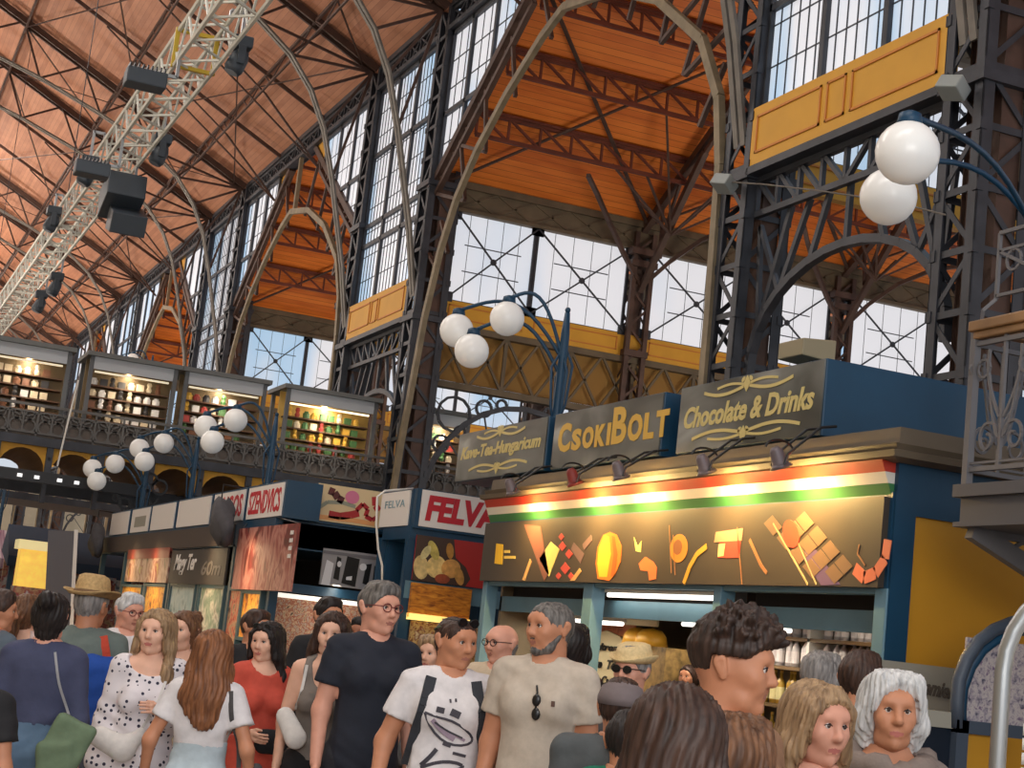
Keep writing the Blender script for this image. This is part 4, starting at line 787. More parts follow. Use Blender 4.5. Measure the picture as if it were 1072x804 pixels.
LPOS = [((7.4, 16.85, 3.44), 'blue three globe lamp standing behind the CSOKIBOLT sign'), ((6.7, 26.9, 3.0), 'blue three globe lamp behind the red lettered sign'), ((6.6, 32.6, 3.0), 'blue three globe lamp second past the FELVA corner'), ((6.02, 34.6, 2.62), 'blue three globe lamp third past FELVA, below the gallery'),
        ((4.9, 52, 3.2), 'small distant globe lamp low under the black gantry'), ((5.3, 60, 3.2), 'small distant globe lamp beyond the gantry bracket'), ((3.9, 50, 3.2), 'distant globe lamp at the frame edge under the gantry')]
for i, (p, lb) in enumerate(LPOS): o = lp if i == 0 else dup(lp, (0, 0, 0)); o.location = p; o['label'] = lb; o['group'] = 'three globe lamps'
lh = make_lamp(ext=3.2); lh.location = (9.4, 56, 8.0); tag(lh, 'distant globe lamp above the gallery kiosks, farther from FELVA', None, 'three globe lamps')
o = dup(lh, (12.6, 58, 8.1), None, 'distant globe lamp above the gallery kiosks by the orange bay')
for x, y in ((4.9, 52), (5.3, 60), (3.9, 50)): c = MB(); c.box((x-.25, y-.25, 0), (x+.25, y+.25, 3.2)); tag(c.build('lamp_plinth', BLUE), 'dark blue plinth carrying a distant globe lamp', 'plinth', 'plinths of the distant lamps')
m = MB(); m.box((-12, 55.5, 4.6), (19, 60, 4.82)); struct('gallery_floor', m, IRON, label='second gallery floor farther down the hall')
PB = pix(1108, 330, Y=9.8); g1 = pixd(950, 160, 10.2); g2 = pixd(930, 206, 11.5); g3 = Vector((PB.x+.9, PB.y+.4, g1.z)); pb = Vector((PB.x, PB.y, 3.44))
ln = make_lamp(tuple(tuple(g-pb) for g in (g1, g2, g3))); ln.location = pb; tag(ln, 'large near globe lamp in front of the yellow panelled bay', None, 'three globe lamps')

# ---------------------------------------------------------------- gallery bridge with its kiosks
YG = 37.15; gz = 4.95
m = MB(); m.box((-12, YG, gz-.12), (19, 41.6, gz)); m.box((-12, YG-.08, gz-.14), (19, YG+.02, gz+.06)); struct('gallery_floor', m, IRON, label='gallery floor bridging the hall')
ga = MB(); va = MB(); br = MB(); x = -2.4; cell = 1.12
while x < 17:
    M = MX(x, YG+.06, 4.25); cx = cell/2; hw = cell/2-.07; arc = [(cx+hw*math.cos(PI*k/10), .02+.48*math.sin(PI*k/10)) for k in range(11)]
    for k in range(10): ga.prism([arc[k], arc[k+1], (arc[k+1][0], .57), (arc[k][0], .57)][::-1], M, -.04)
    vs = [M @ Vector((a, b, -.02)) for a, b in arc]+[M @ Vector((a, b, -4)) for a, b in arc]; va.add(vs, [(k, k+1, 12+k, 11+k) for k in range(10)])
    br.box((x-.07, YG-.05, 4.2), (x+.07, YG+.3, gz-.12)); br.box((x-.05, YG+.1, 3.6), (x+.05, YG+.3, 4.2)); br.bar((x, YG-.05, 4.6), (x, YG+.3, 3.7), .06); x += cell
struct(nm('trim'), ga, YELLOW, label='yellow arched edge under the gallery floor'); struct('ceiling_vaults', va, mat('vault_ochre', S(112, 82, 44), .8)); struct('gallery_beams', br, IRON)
m = MB(); m.box((-12, YG+2, 3.9), (19, YG+2.2, 4.3)); struct('gallery_girder', m, IRON)
def railing(t, x0, x1, y, z0, z1, mt, step=.5):
    m_ = MB(); m_.box((x0, y-.03, z1-.06), (x1, y+.03, z1)); m_.box((x0, y-.02, z0+.06), (x1, y+.02, z0+.1)); m_.box((x0, y-.02, z1-.2), (x1, y+.02, z1-.17))
    n = max(1, int((x1-x0)/step)); s_ = (x1-x0)/n
    for k in range(n+1): m_.box((x0+s_*k-.02, y-.02, z0), (x0+s_*k+.02, y+.02, z1))
    h = z1-z0
    for k in range(n):
        cx = x0+s_*(k+.5)
        for sg in (-1, 1):
            for cz, r in ((z0+.3*h, .2*h), (z0+.62*h, .14*h)): m_.path([(cx+sg*s_*.22+r*min(1, .5*s_/(.2*h)*.8)*math.cos(2*PI*j/10), y, cz+r*math.sin(2*PI*j/10)) for j in range(11)], .035, .03, (0, 1, 0))
        m_.bar((cx, y, z0+.1), (cx, y, z1-.2), .035); m_.bar((cx-s_/2, y, z1-.2), (cx, y, z0+.55*h), .03); m_.bar((cx+s_/2, y, z1-.2), (cx, y, z0+.55*h), .03)
    return m_.build('railing', mt, t)
t = thing('gallery_railing', 'grey scrolled iron railing along the gallery front', 'railing', (6, YG, gz)); railing(t, -1, 17.6, YG+.01, gz+.061, gz+.78, mat('rail_grey', S(92, 90, 88), .6), .62)
c = MB(); c.box((-1, YG+.045, gz+.08), (17.6, YG+.06, gz+.56)); c.build('backing_sheet', mat('sheet_grey', S(92, 84, 78), .8, 0, .25, 3), t)
GOODS = {}
def good(kind):
    if kind in GOODS: return GOODS[kind]
    c = MB()
    if kind[0] == 'b': c.box((-.06, -.05, 0), (.06, .05, .17))
    elif kind[0] == 'j': c.lathe([(0, 0), (.06, 0), (.065, .12), (.04, .15), (.04, .18), (0, .18)], 8)
    else: c.lathe([(0, 0), (.035, 0), (.05, .07), (.03, .13), (.045, .19), (.03, .25), (0, .26)], 8)
    cols = dict(r=(170, 60, 52), c=(224, 204, 170), w=(226, 220, 214), g=(70, 110, 60), y=(220, 170, 60), n=(120, 76, 50), k=(50, 46, 46))
    o = c.build('souvenir', mat('good_'+kind[1], S(*cols[kind[1]]), .5)); GOODS[kind] = o; return o
used = set(); random.seed(11)
KIO = [(pix(-12, 400, Y=YG).x, pix(72, 400, Y=YG).x, 'dim', 'grey framed gallery kiosk at the frame edge with cream goods', 'edge gallery kiosk'), (pix(92, 400, Y=YG).x, pix(186, 400, Y=YG).x, 'dim', 'grey framed gallery kiosk with three lit brown shelves', 'three shelf gallery kiosk'), (pix(194, 400, Y=YG).x, pix(282, 400, Y=YG).x, 'mix', 'grey framed gallery kiosk with colourful boxes', 'colourful gallery kiosk'), (pix(302, 410, Y=YG).x, pix(398, 420, Y=YG).x, 'flow', 'bright yellow lit gallery kiosk with flowers', 'flower gallery kiosk'), (12.95, 14.1, 'mix', 'gallery kiosk seen past the lattice column', 'kiosk past the column')]
for x0, x1, kind, lb, gn in KIO:
    t = thing('gallery_kiosk', lb, 'kiosk', ((x0+x1)/2, YG+.8, gz)); fc = mat('kiosk_grey', S(96, 98, 100), .6)
    for x in (x0, x1-.09):
        for yy in (YG+.1, YG+1.5): c = MB(); c.box((x, yy, gz), (x+.09, yy+.1, 7.1)); c.build('post', fc, t)
    c = MB(); c.box((x0-.08, YG+.0, 7.0), (x1+.08, YG+1.7, 7.1)); c.build('roof', mat('kiosk_roof', S(110, 112, 110), .6), t)
    c = MB(); c.box((x0+.09, YG+.12, 6.72), (x1-.09, YG+.16, 7.0)); c.build('fascia', mat('kiosk_fascia', S(186, 190, 194), .5), t)
    c = MB(); c.box((x0, YG+.75, gz), (x1, YG+.8, 7.0)); c.build('back_wall', mat('kiosk_back_'+kind, S(120, 100, 70) if kind != 'flow' else S(210, 170, 90), .7), t)
    c = MB(); zs = (5.62, 5.88, 6.14, 6.40)
    for z in zs: c.box((x0+.09, YG+.35, z-.03), (x1-.09, YG+.75, z))
    c.build('shelf', mat('shelf_brown', S(96, 66, 44), .6), t); c = MB(); c.box((x0+.15, YG+.25, 6.66), (x1-.15, YG+.3, 6.70)); c.build('light_strip', mat('kiosk_glow_'+kind, (1, .9, .7), .4, emit=(1, .84, .55), estr=1.6 if kind == 'flow' else .55), t)
    light('kiosk_light', 'AREA', ((x0+x1)/2, YG+.28, 6.62), ((x0+x1)/2, YG+.6, 5.8), 34 if kind == 'flow' else 20, (1, .86, .66), .1, x1-x0-.3)
    pal = dict(dim='cwcnckw', mix='rcygwnk', flow='ryygrgc')[kind]
    for z in zs:
        n_ = int((x1-x0-.3)/.205)
        for k in range(n_):
            kd = random.choice('bjv')+random.choice(pal); g = good(kd)
            if g.name in used: g = g.copy(); COL.objects.link(g)
            used.add(g.name); g.location = (x0+.2+.205*k, YG+.45+random.uniform(-.06, .06), z+.003); g.scale = (1.35, 1, .9); tag(g, 'small souvenir on the shelves of the '+gn, 'souvenir', 'souvenirs in the '+gn)
# black gantry with spot lamps in front of the gallery
Y = 36.3; za = pix(0, 492, Y=Y).z; xb = pix(118, 512, Y=Y).x
t = thing('light_gantry', 'black beam with small white lamps hanging below the gallery', 'gantry', (2, Y, za)); c = MB(); c.box((-3, Y-.08, za-.16), (xb+.6, Y+.08, za+.08)); c.build('beam', BLACK, t)
c = MB(); c.path([(xb+.1, Y, za-.16), (xb+.5, Y, za-1.0), (xb+1.0, Y, za-.16)], .05); 
for cx, cz, r in ((xb+.3, za-.35, .12), (xb+.55, za-.55, .16), (xb+.75, za-.3, .11), (xb+.1, za-.25, .07), (xb+1.0, za+.1, .16), (xb+.8, za+.25, .12)): c.path([(cx+r*math.cos(2*PI*j/12), Y, cz+r*math.sin(2*PI*j/12)) for j in range(13)], .05, .04, (0, 1, 0))
c.build('scroll_bracket', BLACK, t); c = MB(); q0 = pix(92, 410, Y=Y); c.tube([pix(60, 488, Y=Y), pix(74, 430, Y=Y), pix(82, 398, Y=Y)], .02); c.build('suspension_rod', WHITEP, t)
for px in (20, 38, 62, 80):
    p = pix(px, 496+px*.08, Y=Y); c = MB(); c.box((p.x-.05, Y-.14, za-.09), (p.x+.05, Y-.08, za-.02)); c.build('lamp', mat('lamp_white', (1, 1, 1), .4, emit=(1, 1, 1), estr=.7), t)

# ---------------------------------------------------------------- far stalls below the gallery
def far_stall(x, y, wx, lb, body, lit, aw):
    t = thing('market_stall', lb, 'market stall', (x, y, 0)); c = MB(); c.box((x-wx/2, y, 0), (x+wx/2, y+2, .95)); c.build('counter', body, t)
    c = MB(); c.box((x-wx/2, y+1.9, .95), (x+wx/2, y+2, 2.5)); c.build('goods_wall', lit, t)
    for sx in (-1, 1): c = MB(); c.box((x+sx*wx/2-.06, y, .95), (x+sx*wx/2+.06, y+.12, 2.6)); c.build('post', body, t)
    c = MB(); c.add([(x-wx/2-.2, y-.8, 2.45), (x+wx/2+.2, y-.8, 2.45), (x+wx/2+.1, y+1.2, 3.25), (x-wx/2-.1, y+1.2, 3.25), (x-wx/2-.2, y-.8, 2.2), (x+wx/2+.2, y-.8, 2.2), (x+wx/2+.1, y+2, 2.6), (x-wx/2-.1, y+2, 2.6)], [(0, 1, 2, 3), (4, 5, 1, 0), (7, 6, 5, 4), (3, 2, 6, 7), (0, 3, 7, 4), (1, 5, 6, 2)]); c.build('awning', aw, t); return t
NAVY = mat('awning_navy', S(34, 50, 72), .8); GW = blob_mat('goods_far', [S(60, 50, 44), S(190, 150, 110), S(150, 50, 50), S(200, 196, 190), S(70, 90, 110)], 5)
far_stall(5.7, 41, 2.8, 'far stall with dark navy awning behind the straw hat', BLUE, GW, NAVY); far_stall(pix(14, 600, Y=46).x, 46, 2.2, 'far stall with striped red goods at the frame edge', BLUE, GW, blob_mat('awning_stripes', [S(170, 60, 60), S(200, 190, 190), S(110, 60, 90), S(210, 200, 200)], 1.5, (4, .1, .1)))
xk = pix(36, 620, Y=37).x; t = thing('lit_showcase', 'bright yellow lit showcase low at the frame edge', 'showcase', (xk, 37, 0)); c = MB(); c.box((xk-.42, 36.9, 1.75), (xk+.42, 37.5, 2.55)); c.build('lit_box', mat('yellow_lit', S(240, 190, 60), .5, 0, .3, 5, emit=(1, .62, .12), estr=.55), t); c = MB(); c.box((xk-.5, 36.8, 2.55), (xk+.5, 37.6, 2.75)); c.build('lit_top', mat('awning_cream', S(230, 210, 140), .6, emit=(1, .85, .45), estr=.4), t); c = MB(); c.box((xk-.45, 36.85, 0), (xk+.45, 37.55, 1.75)); c.build('cabinet', GW, t)
far_stall(8.2, 44, 2.2, 'far stall in shade behind the dark stall row', BLUE, GW, NAVY); far_stall(4.2, 56, 4, 'most distant market stall under the globe lamps', BLUE, GW, GREYP)
t = thing('leaning_panel', 'tall grey panel with white edge leaning beside the navy awning', 'panel', (3.9, 33, 0)); a, b, c0, d = (pix(66, 560, Y=33), pix(80, 558, Y=33), pix(86, 625, Y=33.2), pix(74, 625, Y=33.2)); c = MB(); c.bar((a.x, 33.3, 2.9), (d.x-.1, 33, .0), .5, .04, (0, 1, 0)); c.build('panel_face', mat('panel_slate', S(88, 86, 90), .5), t); c = MB(); c.bar((a.x+.27, 33.28, 2.95), (d.x+.17, 32.98, .0), .07, .06, (0, 1, 0)); c.build('edge', WHITEP, t)

# ---------------------------------------------------------------- aluminium lighting truss under the nave roof
zt = 10.2; ctr = pix(243, 2, Z=zt); xt = ctr.x
t = thing('lighting_truss', 'long silver lattice truss hanging under the nave roof', 'truss', (xt, 40, zt)); ALU = mat('aluminium', S(206, 206, 196), .45, .2); h = .29; c = MB()
for sx in (-1, 1):
    for sz in (-1, 1): c.tube([(xt+sx*h, 12, zt+sz*h), (xt+sx*h, 110, zt+sz*h)], .042, 6)
c.build('chord', ALU, t); y = 12; k = 0; c = MB()
while y < 90:
    s_ = 1 if k % 2 else -1
    for sz in (-1, 1): c.bar((xt-s_*h, y, zt+sz*h), (xt+s_*h, y+.55, zt+sz*h), .032)
    for sx in (-1, 1): c.bar((xt+sx*h, y, zt-s_*h), (xt+sx*h, y+.55, zt+s_*h), .032)
    y += .55; k += 1
c.build('web_bracing', ALU, t)
for y in (20, 40.0, 60, 80): c = MB(); c.tube([(xt, y, zt+h), (xt, y, 21)], .012, 5); c.build('suspension_rod', IRON, t)
yb = pix(228, 60, Z=zt).y; c = MB()
for sx in (-1, 1): c.box((xt+sx*(h+.02)-.035, yb-.03, zt-h-.03), (xt+sx*(h+.02)+.035, yb+.03, zt+h+.03))
for sz in (-1, 1): c.box((xt-h-.03, yb-.03, zt+sz*h-.03), (xt+h+.03, yb+.03, zt+sz*h+.03))
c.build('yellow_clamp', mat('strap_yellow', S(190, 160, 40), .5), t)
DG = mat('fixture_charcoal', S(58, 66, 74), .5)
def hang(t, p, z, dx):
    cx = xt+(h if dx > 0 else -h); c = MB()
    if z < zt-h-.08: e = zt-h-.035
    else: z = max(z, zt+h+.15); e = zt+h+.035
    c.bar((p.x, p.y, min(z, p.z+.1)), (p.x, p.y, z+.025), .05); c.bar((p.x, p.y, z), (cx, p.y, z), .05); c.bar((cx, p.y, z), (cx, p.y, e), .05); c.build('clamp', STEEL, t)
def moving_head(px, py, lb, dx):
    p = pix(px, py, X=xt+dx); t = thing('moving_light', lb, 'stage light', p, group='stage lights on the truss'); c = MB(); c.box((p.x-.16, p.y-.16, p.z+.16), (p.x+.16, p.y+.16, p.z+.34)); c.build('base', DG, t, bevel=.02)
    for s_ in (-1, 1): c = MB(); c.box((p.x-.06, p.y+s_*.17-.03, p.z-.12), (p.x+.06, p.y+s_*.17+.03, p.z+.18)); c.build('yoke_arm', DG, t, bevel=.01)
    c = MB(); c.lathe([(0, -.24), (.12, -.24), (.15, -.18), (.14, .05), (.1, .14), (0, .15)], 14, p, Matrix.Rotation(.35, 4, 'Y')); c.build('head', DG, t, True); c = MB(); c.lathe([(0, -.245), (.1, -.245), (.1, -.25), (0, -.25)], 12, p, Matrix.Rotation(.35, 4, 'Y')); c.build('lens', mat('lens_glass', S(120, 130, 140), .1), t)
    hang(t, p, p.z+.36, dx)
moving_head(250, 62, 'grey stage light hanging topmost on the truss beside the yellow clamp', .5); moving_head(168, 160, 'grey stage light hanging midway along the truss', .5); moving_head(55, 232, 'small dark stage light low on the truss', -.45); moving_head(92, 182, 'dark stage light beside the loudspeaker', -.5)
moving_head(58, 300, 'dark stage light near the lower end of the truss', .2); moving_head(42, 318, 'dark stage light lowest on the truss', .2)
for px, py, lb in ((152, 84, 'ribbed dark floodlight topmost on the truss outrigger'), (96, 178, 'ribbed dark floodlight lower on the truss outrigger')):
    p = pix(px, py, X=xt-.75); t = thing('flood_light', lb, 'flood light', p, group='flood lights on the truss'); c = MB(); c.box((p.x-.3, p.y-.2, p.z-.12), (p.x+.3, p.y+.2, p.z+.12)); c.build('housing', DG, t, bevel=.02); c = MB()
    for k in range(9): c.box((p.x-.28+.065*k, p.y-.22, p.z+.12), (p.x-.26+.065*k, p.y+.22, p.z+.18))
    c.build('cooling_fin', BLACK, t); hang(t, p, p.z+.15, -1)
# line array loudspeaker, two cabinets
p = pix(128, 205, X=xt+.1); M = Matrix.Translation(p) @ Matrix.Rotation(-.25, 4, 'X'); t = thing('loudspeaker', 'large charcoal twin cabinet loudspeaker hung under the truss', 'loudspeaker', p); c = MB(); c.prism([(-.5, -.24), (.5, -.3), (.5, .3), (-.5, .24)], M @ Matrix.Rotation(PI/2, 4, 'Z') @ Matrix.Rotation(PI/2, 4, 'X') @ Matrix.Translation((0, 0, -.36)), .72); c.build('upper_cabinet', DG, t, bevel=.02)
M2 = Matrix.Translation(p+Vector((.12, -.25, -.55))) @ Matrix.Rotation(.35, 4, 'X'); c = MB(); c.prism([(-.34, -.2), (.34, -.24), (.34, .24), (-.34, .2)], M2 @ Matrix.Rotation(PI/2, 4, 'Z') @ Matrix.Rotation(PI/2, 4, 'X') @ Matrix.Translation((0, 0, -.33)), .66); c.build('lower_cabinet', DG, t, bevel=.02)
for s_ in (-1, 1): c = MB(); c.bar(p+Vector((.2*s_, 0, .2)), (xt+s_*h, p.y, zt-h), .05); c.build('rigging', STEEL, t)

# ---------------------------------------------------------------- gallery landing at the right edge
yl = 8.55; a = pix(1012, 505, Y=yl); xl = a.x; zl = a.z; RG = mat('landing_grey', S(104, 102, 104), .55, .1)
t = thing('gallery_landing', 'grey iron landing with scrolled railing and wooden handrail at the right edge', 'landing', (xl+.6, yl-.6, zl-.1))
c = MB(); c.box((xl-.06, 5.6, zl-.10), (xl+2.5, yl+.06, zl-.02)); c.box((xl-.02, 5.6, zl-.26), (xl+2.5, yl+.02, zl-.10)); c.box((xl-.05, 5.6, zl-.29), (xl+2.5, yl+.05, zl-.26)); c.build('platform', mat('landing_dark', S(78, 78, 84), .5, .1), t)
c = MB(); c.box((xl-.025, yl-.025, zl-.08), (xl+.025, yl+.025, zl+.98)); c.build('corner_post', RG, t)
def scrolls(c, P, h, s_):                                              # P(u, z) -> point
    n = 3
    c.bar(P(0, .1), P(n*s_, .1), .03); c.bar(P(0, .14), P(n*s_, .14), .015); c.bar(P(0, h-.03), P(n*s_, h-.03), .03)
    for k in range(n):
        u = s_*(k+.5)
        for sg in (-1, 1):
            sp = []
            for j in range(26):
                th = j/25*2.6*PI; r = .12*(1-j/25*.8); sp.append(P(u+sg*(.125-r*math.cos(th)*.85), .29+r*math.sin(th)))
            c.path(sp, .018, .018); c.path([P(u+sg*(.02+.19*math.sin(PI*f*.5)*(1-f*.3)), .42+(h-.5)*f) for f in [q/8 for q in range(9)]], .018, .018); c.path([P(u+sg*.02+sg*.12*f, .3+.4*f*f) for f in [q/6 for q in range(7)]], .015, .015)
            r = .06; c.path([P(u+sg*.2+r*math.cos(2*PI*q/10), h-.2+r*math.sin(2*PI*q/10)) for q in range(11)], .015, .015)
        c.bar(P(u, .1), P(u, h), .022); c.bar(P(u+s_/2, .1), P(u+s_/2, h), .022)
c = MB(); scrolls(c, lambda u, z: Vector((xl+u, yl, zl+z-.02)), .95, .46); scrolls(c, lambda u, z: Vector((xl, yl-u, zl+z-.02)), .95, .6); c.build('scroll_panel', RG, t)
c = MB(); c.box((xl-.05, 6, zl+.98), (xl+.05, yl+.03, zl+1.05)); c.box((xl-.03, 6, zl+.93), (xl+.03, yl, zl+.98)); c.box((xl, yl-.05, zl+.98), (xl+2.4, yl+.03, zl+1.03)); c.build('handrail', mat('handrail_wood', S(140, 104, 66), .5, 0, .2, 6), t, bevel=.01)
c = MB(); zu = zl+1.22; zv = zl+1.64
c.path([(xl+.03, yl, zl+1.0), (xl-.0, yl-.05, zl+1.12), (xl+.06, yl-.1, zl+1.2), (xl+.06, yl-.1, zv)], .022); c.bar((xl+.06, yl-.1, zu), (xl+.06, 6, zu), .022); c.bar((xl+.06, yl-.1, zv), (xl+.06, 6, zv), .025); c.bar((xl+.06, yl-.1, zv-.12), (xl+.06, 6, zv-.12), .02)
for k in range(4): c.bar((xl+.06, yl-.1-.6*k, zv-.12), (xl+.06, yl-.7-.6*k, zu), .02); c.path([(xl+.06, yl-.25-.6*k+.07*math.cos(2*PI*q/10), zv-.2+.07*math.sin(2*PI*q/10)) for q in range(11)], .015)
c.build('upper_guard', RG, t)
for yy in (yl-.05, yl-1.6):
    c = MB(); c.bar((xl+.02, yy, zl-.3), (xl+2.2, yy, zl-1.15), .07, .12); c.bar((xl+.02, yy, zl-.31), (xl+2.2, yy, zl-.31), .05, .05)
    for k in range(5): xx = xl+.25+.4*k; c.bar((xx, yy, zl-.3), (xx, yy, zl-.3-.39*(xx-xl)), .04); c.path([(xx+.2+.09*math.cos(2*PI*q/10), yy, zl-.36-.19*(xx-xl)*.9+.07*math.sin(2*PI*q/10)) for q in range(11)], .025)
    c.build('scroll_bracket', RG, t)
c = MB(); c.box((xl+2.2, 5.6, 0), (xl+2.5, yl, zl-.1)); c.build('support_wall', DARKW, t)

# flood lights fixed to the columns, a loudspeaker horn, a cable across the bay
for px, py, lb in ((750, 192, 'grey flood light on the column at the CSOKIBOLT sign'), (986, 92, 'grey flood light on the column under the yellow panel end')):
    p = pix(px, py, X=11.7); t = thing('column_flood', lb, 'flood light', p, group='flood lights on the columns'); M = Matrix.Translation(p) @ Matrix.Rotation(.5, 4, 'Y') @ Matrix.Rotation(.4, 4, 'Z'); c = MB(); c.prism([(-.14, -.1), (.14, -.1), (.14, .1), (-.14, .1)], M @ Matrix.Rotation(PI/2, 4, 'X'), .32); c.build('housing', mat('flood_grey', S(150, 156, 154), .5), t, bevel=.02); c = MB(); c.bar(p, (12.05, p.y, p.z+.1), .05); c.build('arm', IRON, t)
p = pix(848, 366, X=7.7); t = thing('horn_speaker', 'tan box loudspeaker on top of the Chocolate sign box', 'loudspeaker', p); c = MB(); c.prism([(-.17, -.09), (.17, -.11), (.17, .09), (-.17, .06)], frame(p-Vector((0, .15, 0)), (1, 0, 0), (0, 0, 1)), -.4); c.build('cabinet', mat('horn_tan', S(150, 138, 110), .6), t, bevel=.01); c = MB(); c.box((p.x+.0, p.y-.05, 4.03), (p.x+.05, p.y+.0, p.z)); c.build('stand', IRON, t)
c = MB(); c.tube([pix(x_, y_, X=11.8) for x_, y_ in ((755, 190), (800, 193), (860, 200), (940, 212), (990, 225))], .012, 5); tag(c.build('steel_cable', IRONG), 'thin steel cable strung between two columns under the yellow panel', 'cable')
# ================================================================ people
class Grid:
    def __init__(s, xs, ys, zs):
        s.x, s.y, s.z = [np.asarray(a, float) for a in (xs, ys, zs)]
        s.D = np.full((len(s.x), len(s.y), len(s.z)), 1.0, np.float32)
    def sl(s, lo, hi):
        r = []
        for a, l, h in ((s.x, lo[0], hi[0]), (s.y, lo[1], hi[1]), (s.z, lo[2], hi[2])):
            i = max(0, np.searchsorted(a, l)-1); j = min(len(a), np.searchsorted(a, h)+1); r.append(slice(i, max(j, i)))
        return tuple(r)
    def P(s, q): return np.meshgrid(s.x[q[0]], s.y[q[1]], s.z[q[2]], indexing='ij', sparse=True)
    def rc(s, a, b, ra, rb, k=.03, sc=(1, 1, 1), sub=False, mx=None):
        a = np.asarray(a, float); b = np.asarray(b, float); sc = np.asarray(sc, float); R = max(ra, rb)
        pad = R*sc+k*1.5+.012; q = s.sl(np.minimum(a, b)-pad, np.maximum(a, b)+pad)
        if any(t.stop <= t.start for t in q): return
        X, Y, Z = s.P(q); ab = (b-a)/sc; L = max(1e-9, ab @ ab)
        px, py, pz = (X-a[0])/sc[0], (Y-a[1])/sc[1], (Z-a[2])/sc[2]
        h = np.clip((px*ab[0]+py*ab[1]+pz*ab[2])/L, 0, 1)
        d = (np.sqrt((px-h*ab[0])**2+(py-h*ab[1])**2+(pz-h*ab[2])**2)-(ra+h*(rb-ra)))*sc.min()**.5
        o = s.D[q]
        if sub: t = np.clip(.5-.5*(o+d)/k, 0, 1); s.D[q] = o*(1-t)-d*t+k*t*(1-t)
        else: t = np.clip(.5+.5*(o-d)/k, 0, 1); s.D[q] = o*(1-t)+d*t-k*t*(1-t)
    def rbox(s, c, hf, r=.02, ang=0, k=.01):
        X, Y, Z = s.P((slice(None),)*3); ca, sa = math.cos(ang), math.sin(ang); px, py, pz = X-c[0], Y-c[1], Z-c[2]; px, pz = ca*px+sa*pz, -sa*px+ca*pz
        q = [np.abs(v)-(h-r) for v, h in zip((px, py, pz), hf)]; d = np.sqrt(sum(np.maximum(v, 0)**2 for v in q))+np.minimum(np.maximum(np.maximum(q[0], q[1]), q[2]), 0)-r
        t = np.clip(.5+.5*(s.D-d)/k, 0, 1); s.D = (s.D*(1-t)+d*t-k*t*(1-t)).astype(np.float32)
    def cut(s, n, c):                                                  # keep n.p < c
        X, Y, Z = s.P((slice(None),)*3); L = math.sqrt(sum(v*v for v in n)); s.D = np.maximum(s.D, (X*n[0]+Y*n[1]+Z*n[2]-c)/L).astype(np.float32)
    def mesh(s):
        D = s.D.copy(); D[0] = D[-1] = 1; D[:, 0] = D[:, -1] = 1; D[:, :, 0] = D[:, :, -1] = 1
        ins = D < 0; nx, ny, nz = D.shape
        c8 = [ins[i:nx-1+i, j:ny-1+j, k:nz-1+k] for i in (0, 1) for j in (0, 1) for k in (0, 1)]
        cnt = sum(c.astype(np.int8) for c in c8); act = (cnt > 0) & (cnt < 8); idx = np.argwhere(act)
        if not len(idx): return np.zeros((0, 3)), []
        ids = np.full(act.shape, -1, np.int64); ids[act] = np.arange(len(idx))
        I, J, K = idx.T; acc = np.zeros((len(idx), 3)); n = np.zeros(len(idx)); ax = (s.x, s.y, s.z)
        co = {(i, j, k): (D[I+i, J+j, K+k], np.stack([s.x[I+i], s.y[J+j], s.z[K+k]], 1)) for i in (0, 1) for j in (0, 1) for k in (0, 1)}
        for e in [((0, j, k), (1, j, k)) for j in (0, 1) for k in (0, 1)]+[((i, 0, k), (i, 1, k)) for i in (0, 1) for k in (0, 1)]+[((i, j, 0), (i, j, 1)) for i in (0, 1) for j in (0, 1)]:
            (d0, p0), (d1, p1) = co[e[0]], co[e[1]]; m = (d0 < 0) != (d1 < 0); t = np.where(m, d0/np.where(m, d0-d1, 1), 0)
            acc += np.where(m[:, None], p0+(p1-p0)*t[:, None], 0); n += m
        V = acc/n[:, None]; F = []
        for a in range(3):
            sh = [slice(1, None) if b != a else slice(None) for b in range(3)]
            lo = [slice(None)]*3; lo[a] = slice(0, -1); hi = [slice(None)]*3; hi[a] = slice(1, None)
            ch = ins[tuple(lo)] != ins[tuple(hi)]; E = np.argwhere(ch); b, c = (a+1) % 3, (a+2) % 3
            ok = (E[:, b] > 0) & (E[:, c] > 0) & (E[:, b] < D.shape[b]-1) & (E[:, c] < D.shape[c]-1); E = E[ok]
            fl = ins[tuple(lo)][tuple(E.T)]
            def g(db, dc): Q = E.copy(); Q[:, b] -= db; Q[:, c] -= dc; return ids[tuple(Q.T)]
            q = np.stack([g(1, 1), g(0, 1), g(0, 0), g(1, 0)], 1); q[~fl] = q[~fl][:, ::-1]; F.append(q)
        F = np.concatenate(F); F = F[(F >= 0).all(1)]
        return V, F
def mkmesh(name, parts, mats, parent, fmat=None):
    V = np.concatenate([p[0] for p in parts]); F = []; o = 0
    for v, f in parts: F.append(np.asarray(f)+o); o += len(v)
    F = np.concatenate(F); me = bpy.data.meshes.new(name); me.vertices.add(len(V)); me.vertices.foreach_set('co', V.astype(np.float32).ravel())
    me.loops.add(F.size); me.loops.foreach_set('vertex_index', F.astype(np.int32).ravel()); me.polygons.add(len(F))
    me.polygons.foreach_set('loop_start', np.arange(0, F.size, 4, dtype=np.int32)); me.polygons.foreach_set('loop_total', np.full(len(F), 4, np.int32))
    for m in mats: me.materials.append(m)
    if fmat is not None: me.polygons.foreach_set('material_index', fmat(V[F].mean(1)).astype(np.int32))
    me.polygons.foreach_set('use_smooth', np.ones(len(F), bool)); me.update(calc_edges=True); me.validate()
    ob = bpy.data.objects.new(name, me); COL.objects.link(ob); ob.parent = parent; return ob
def axis(lo, hi, h): return np.arange(lo-h*2, hi+h*2.01, h)

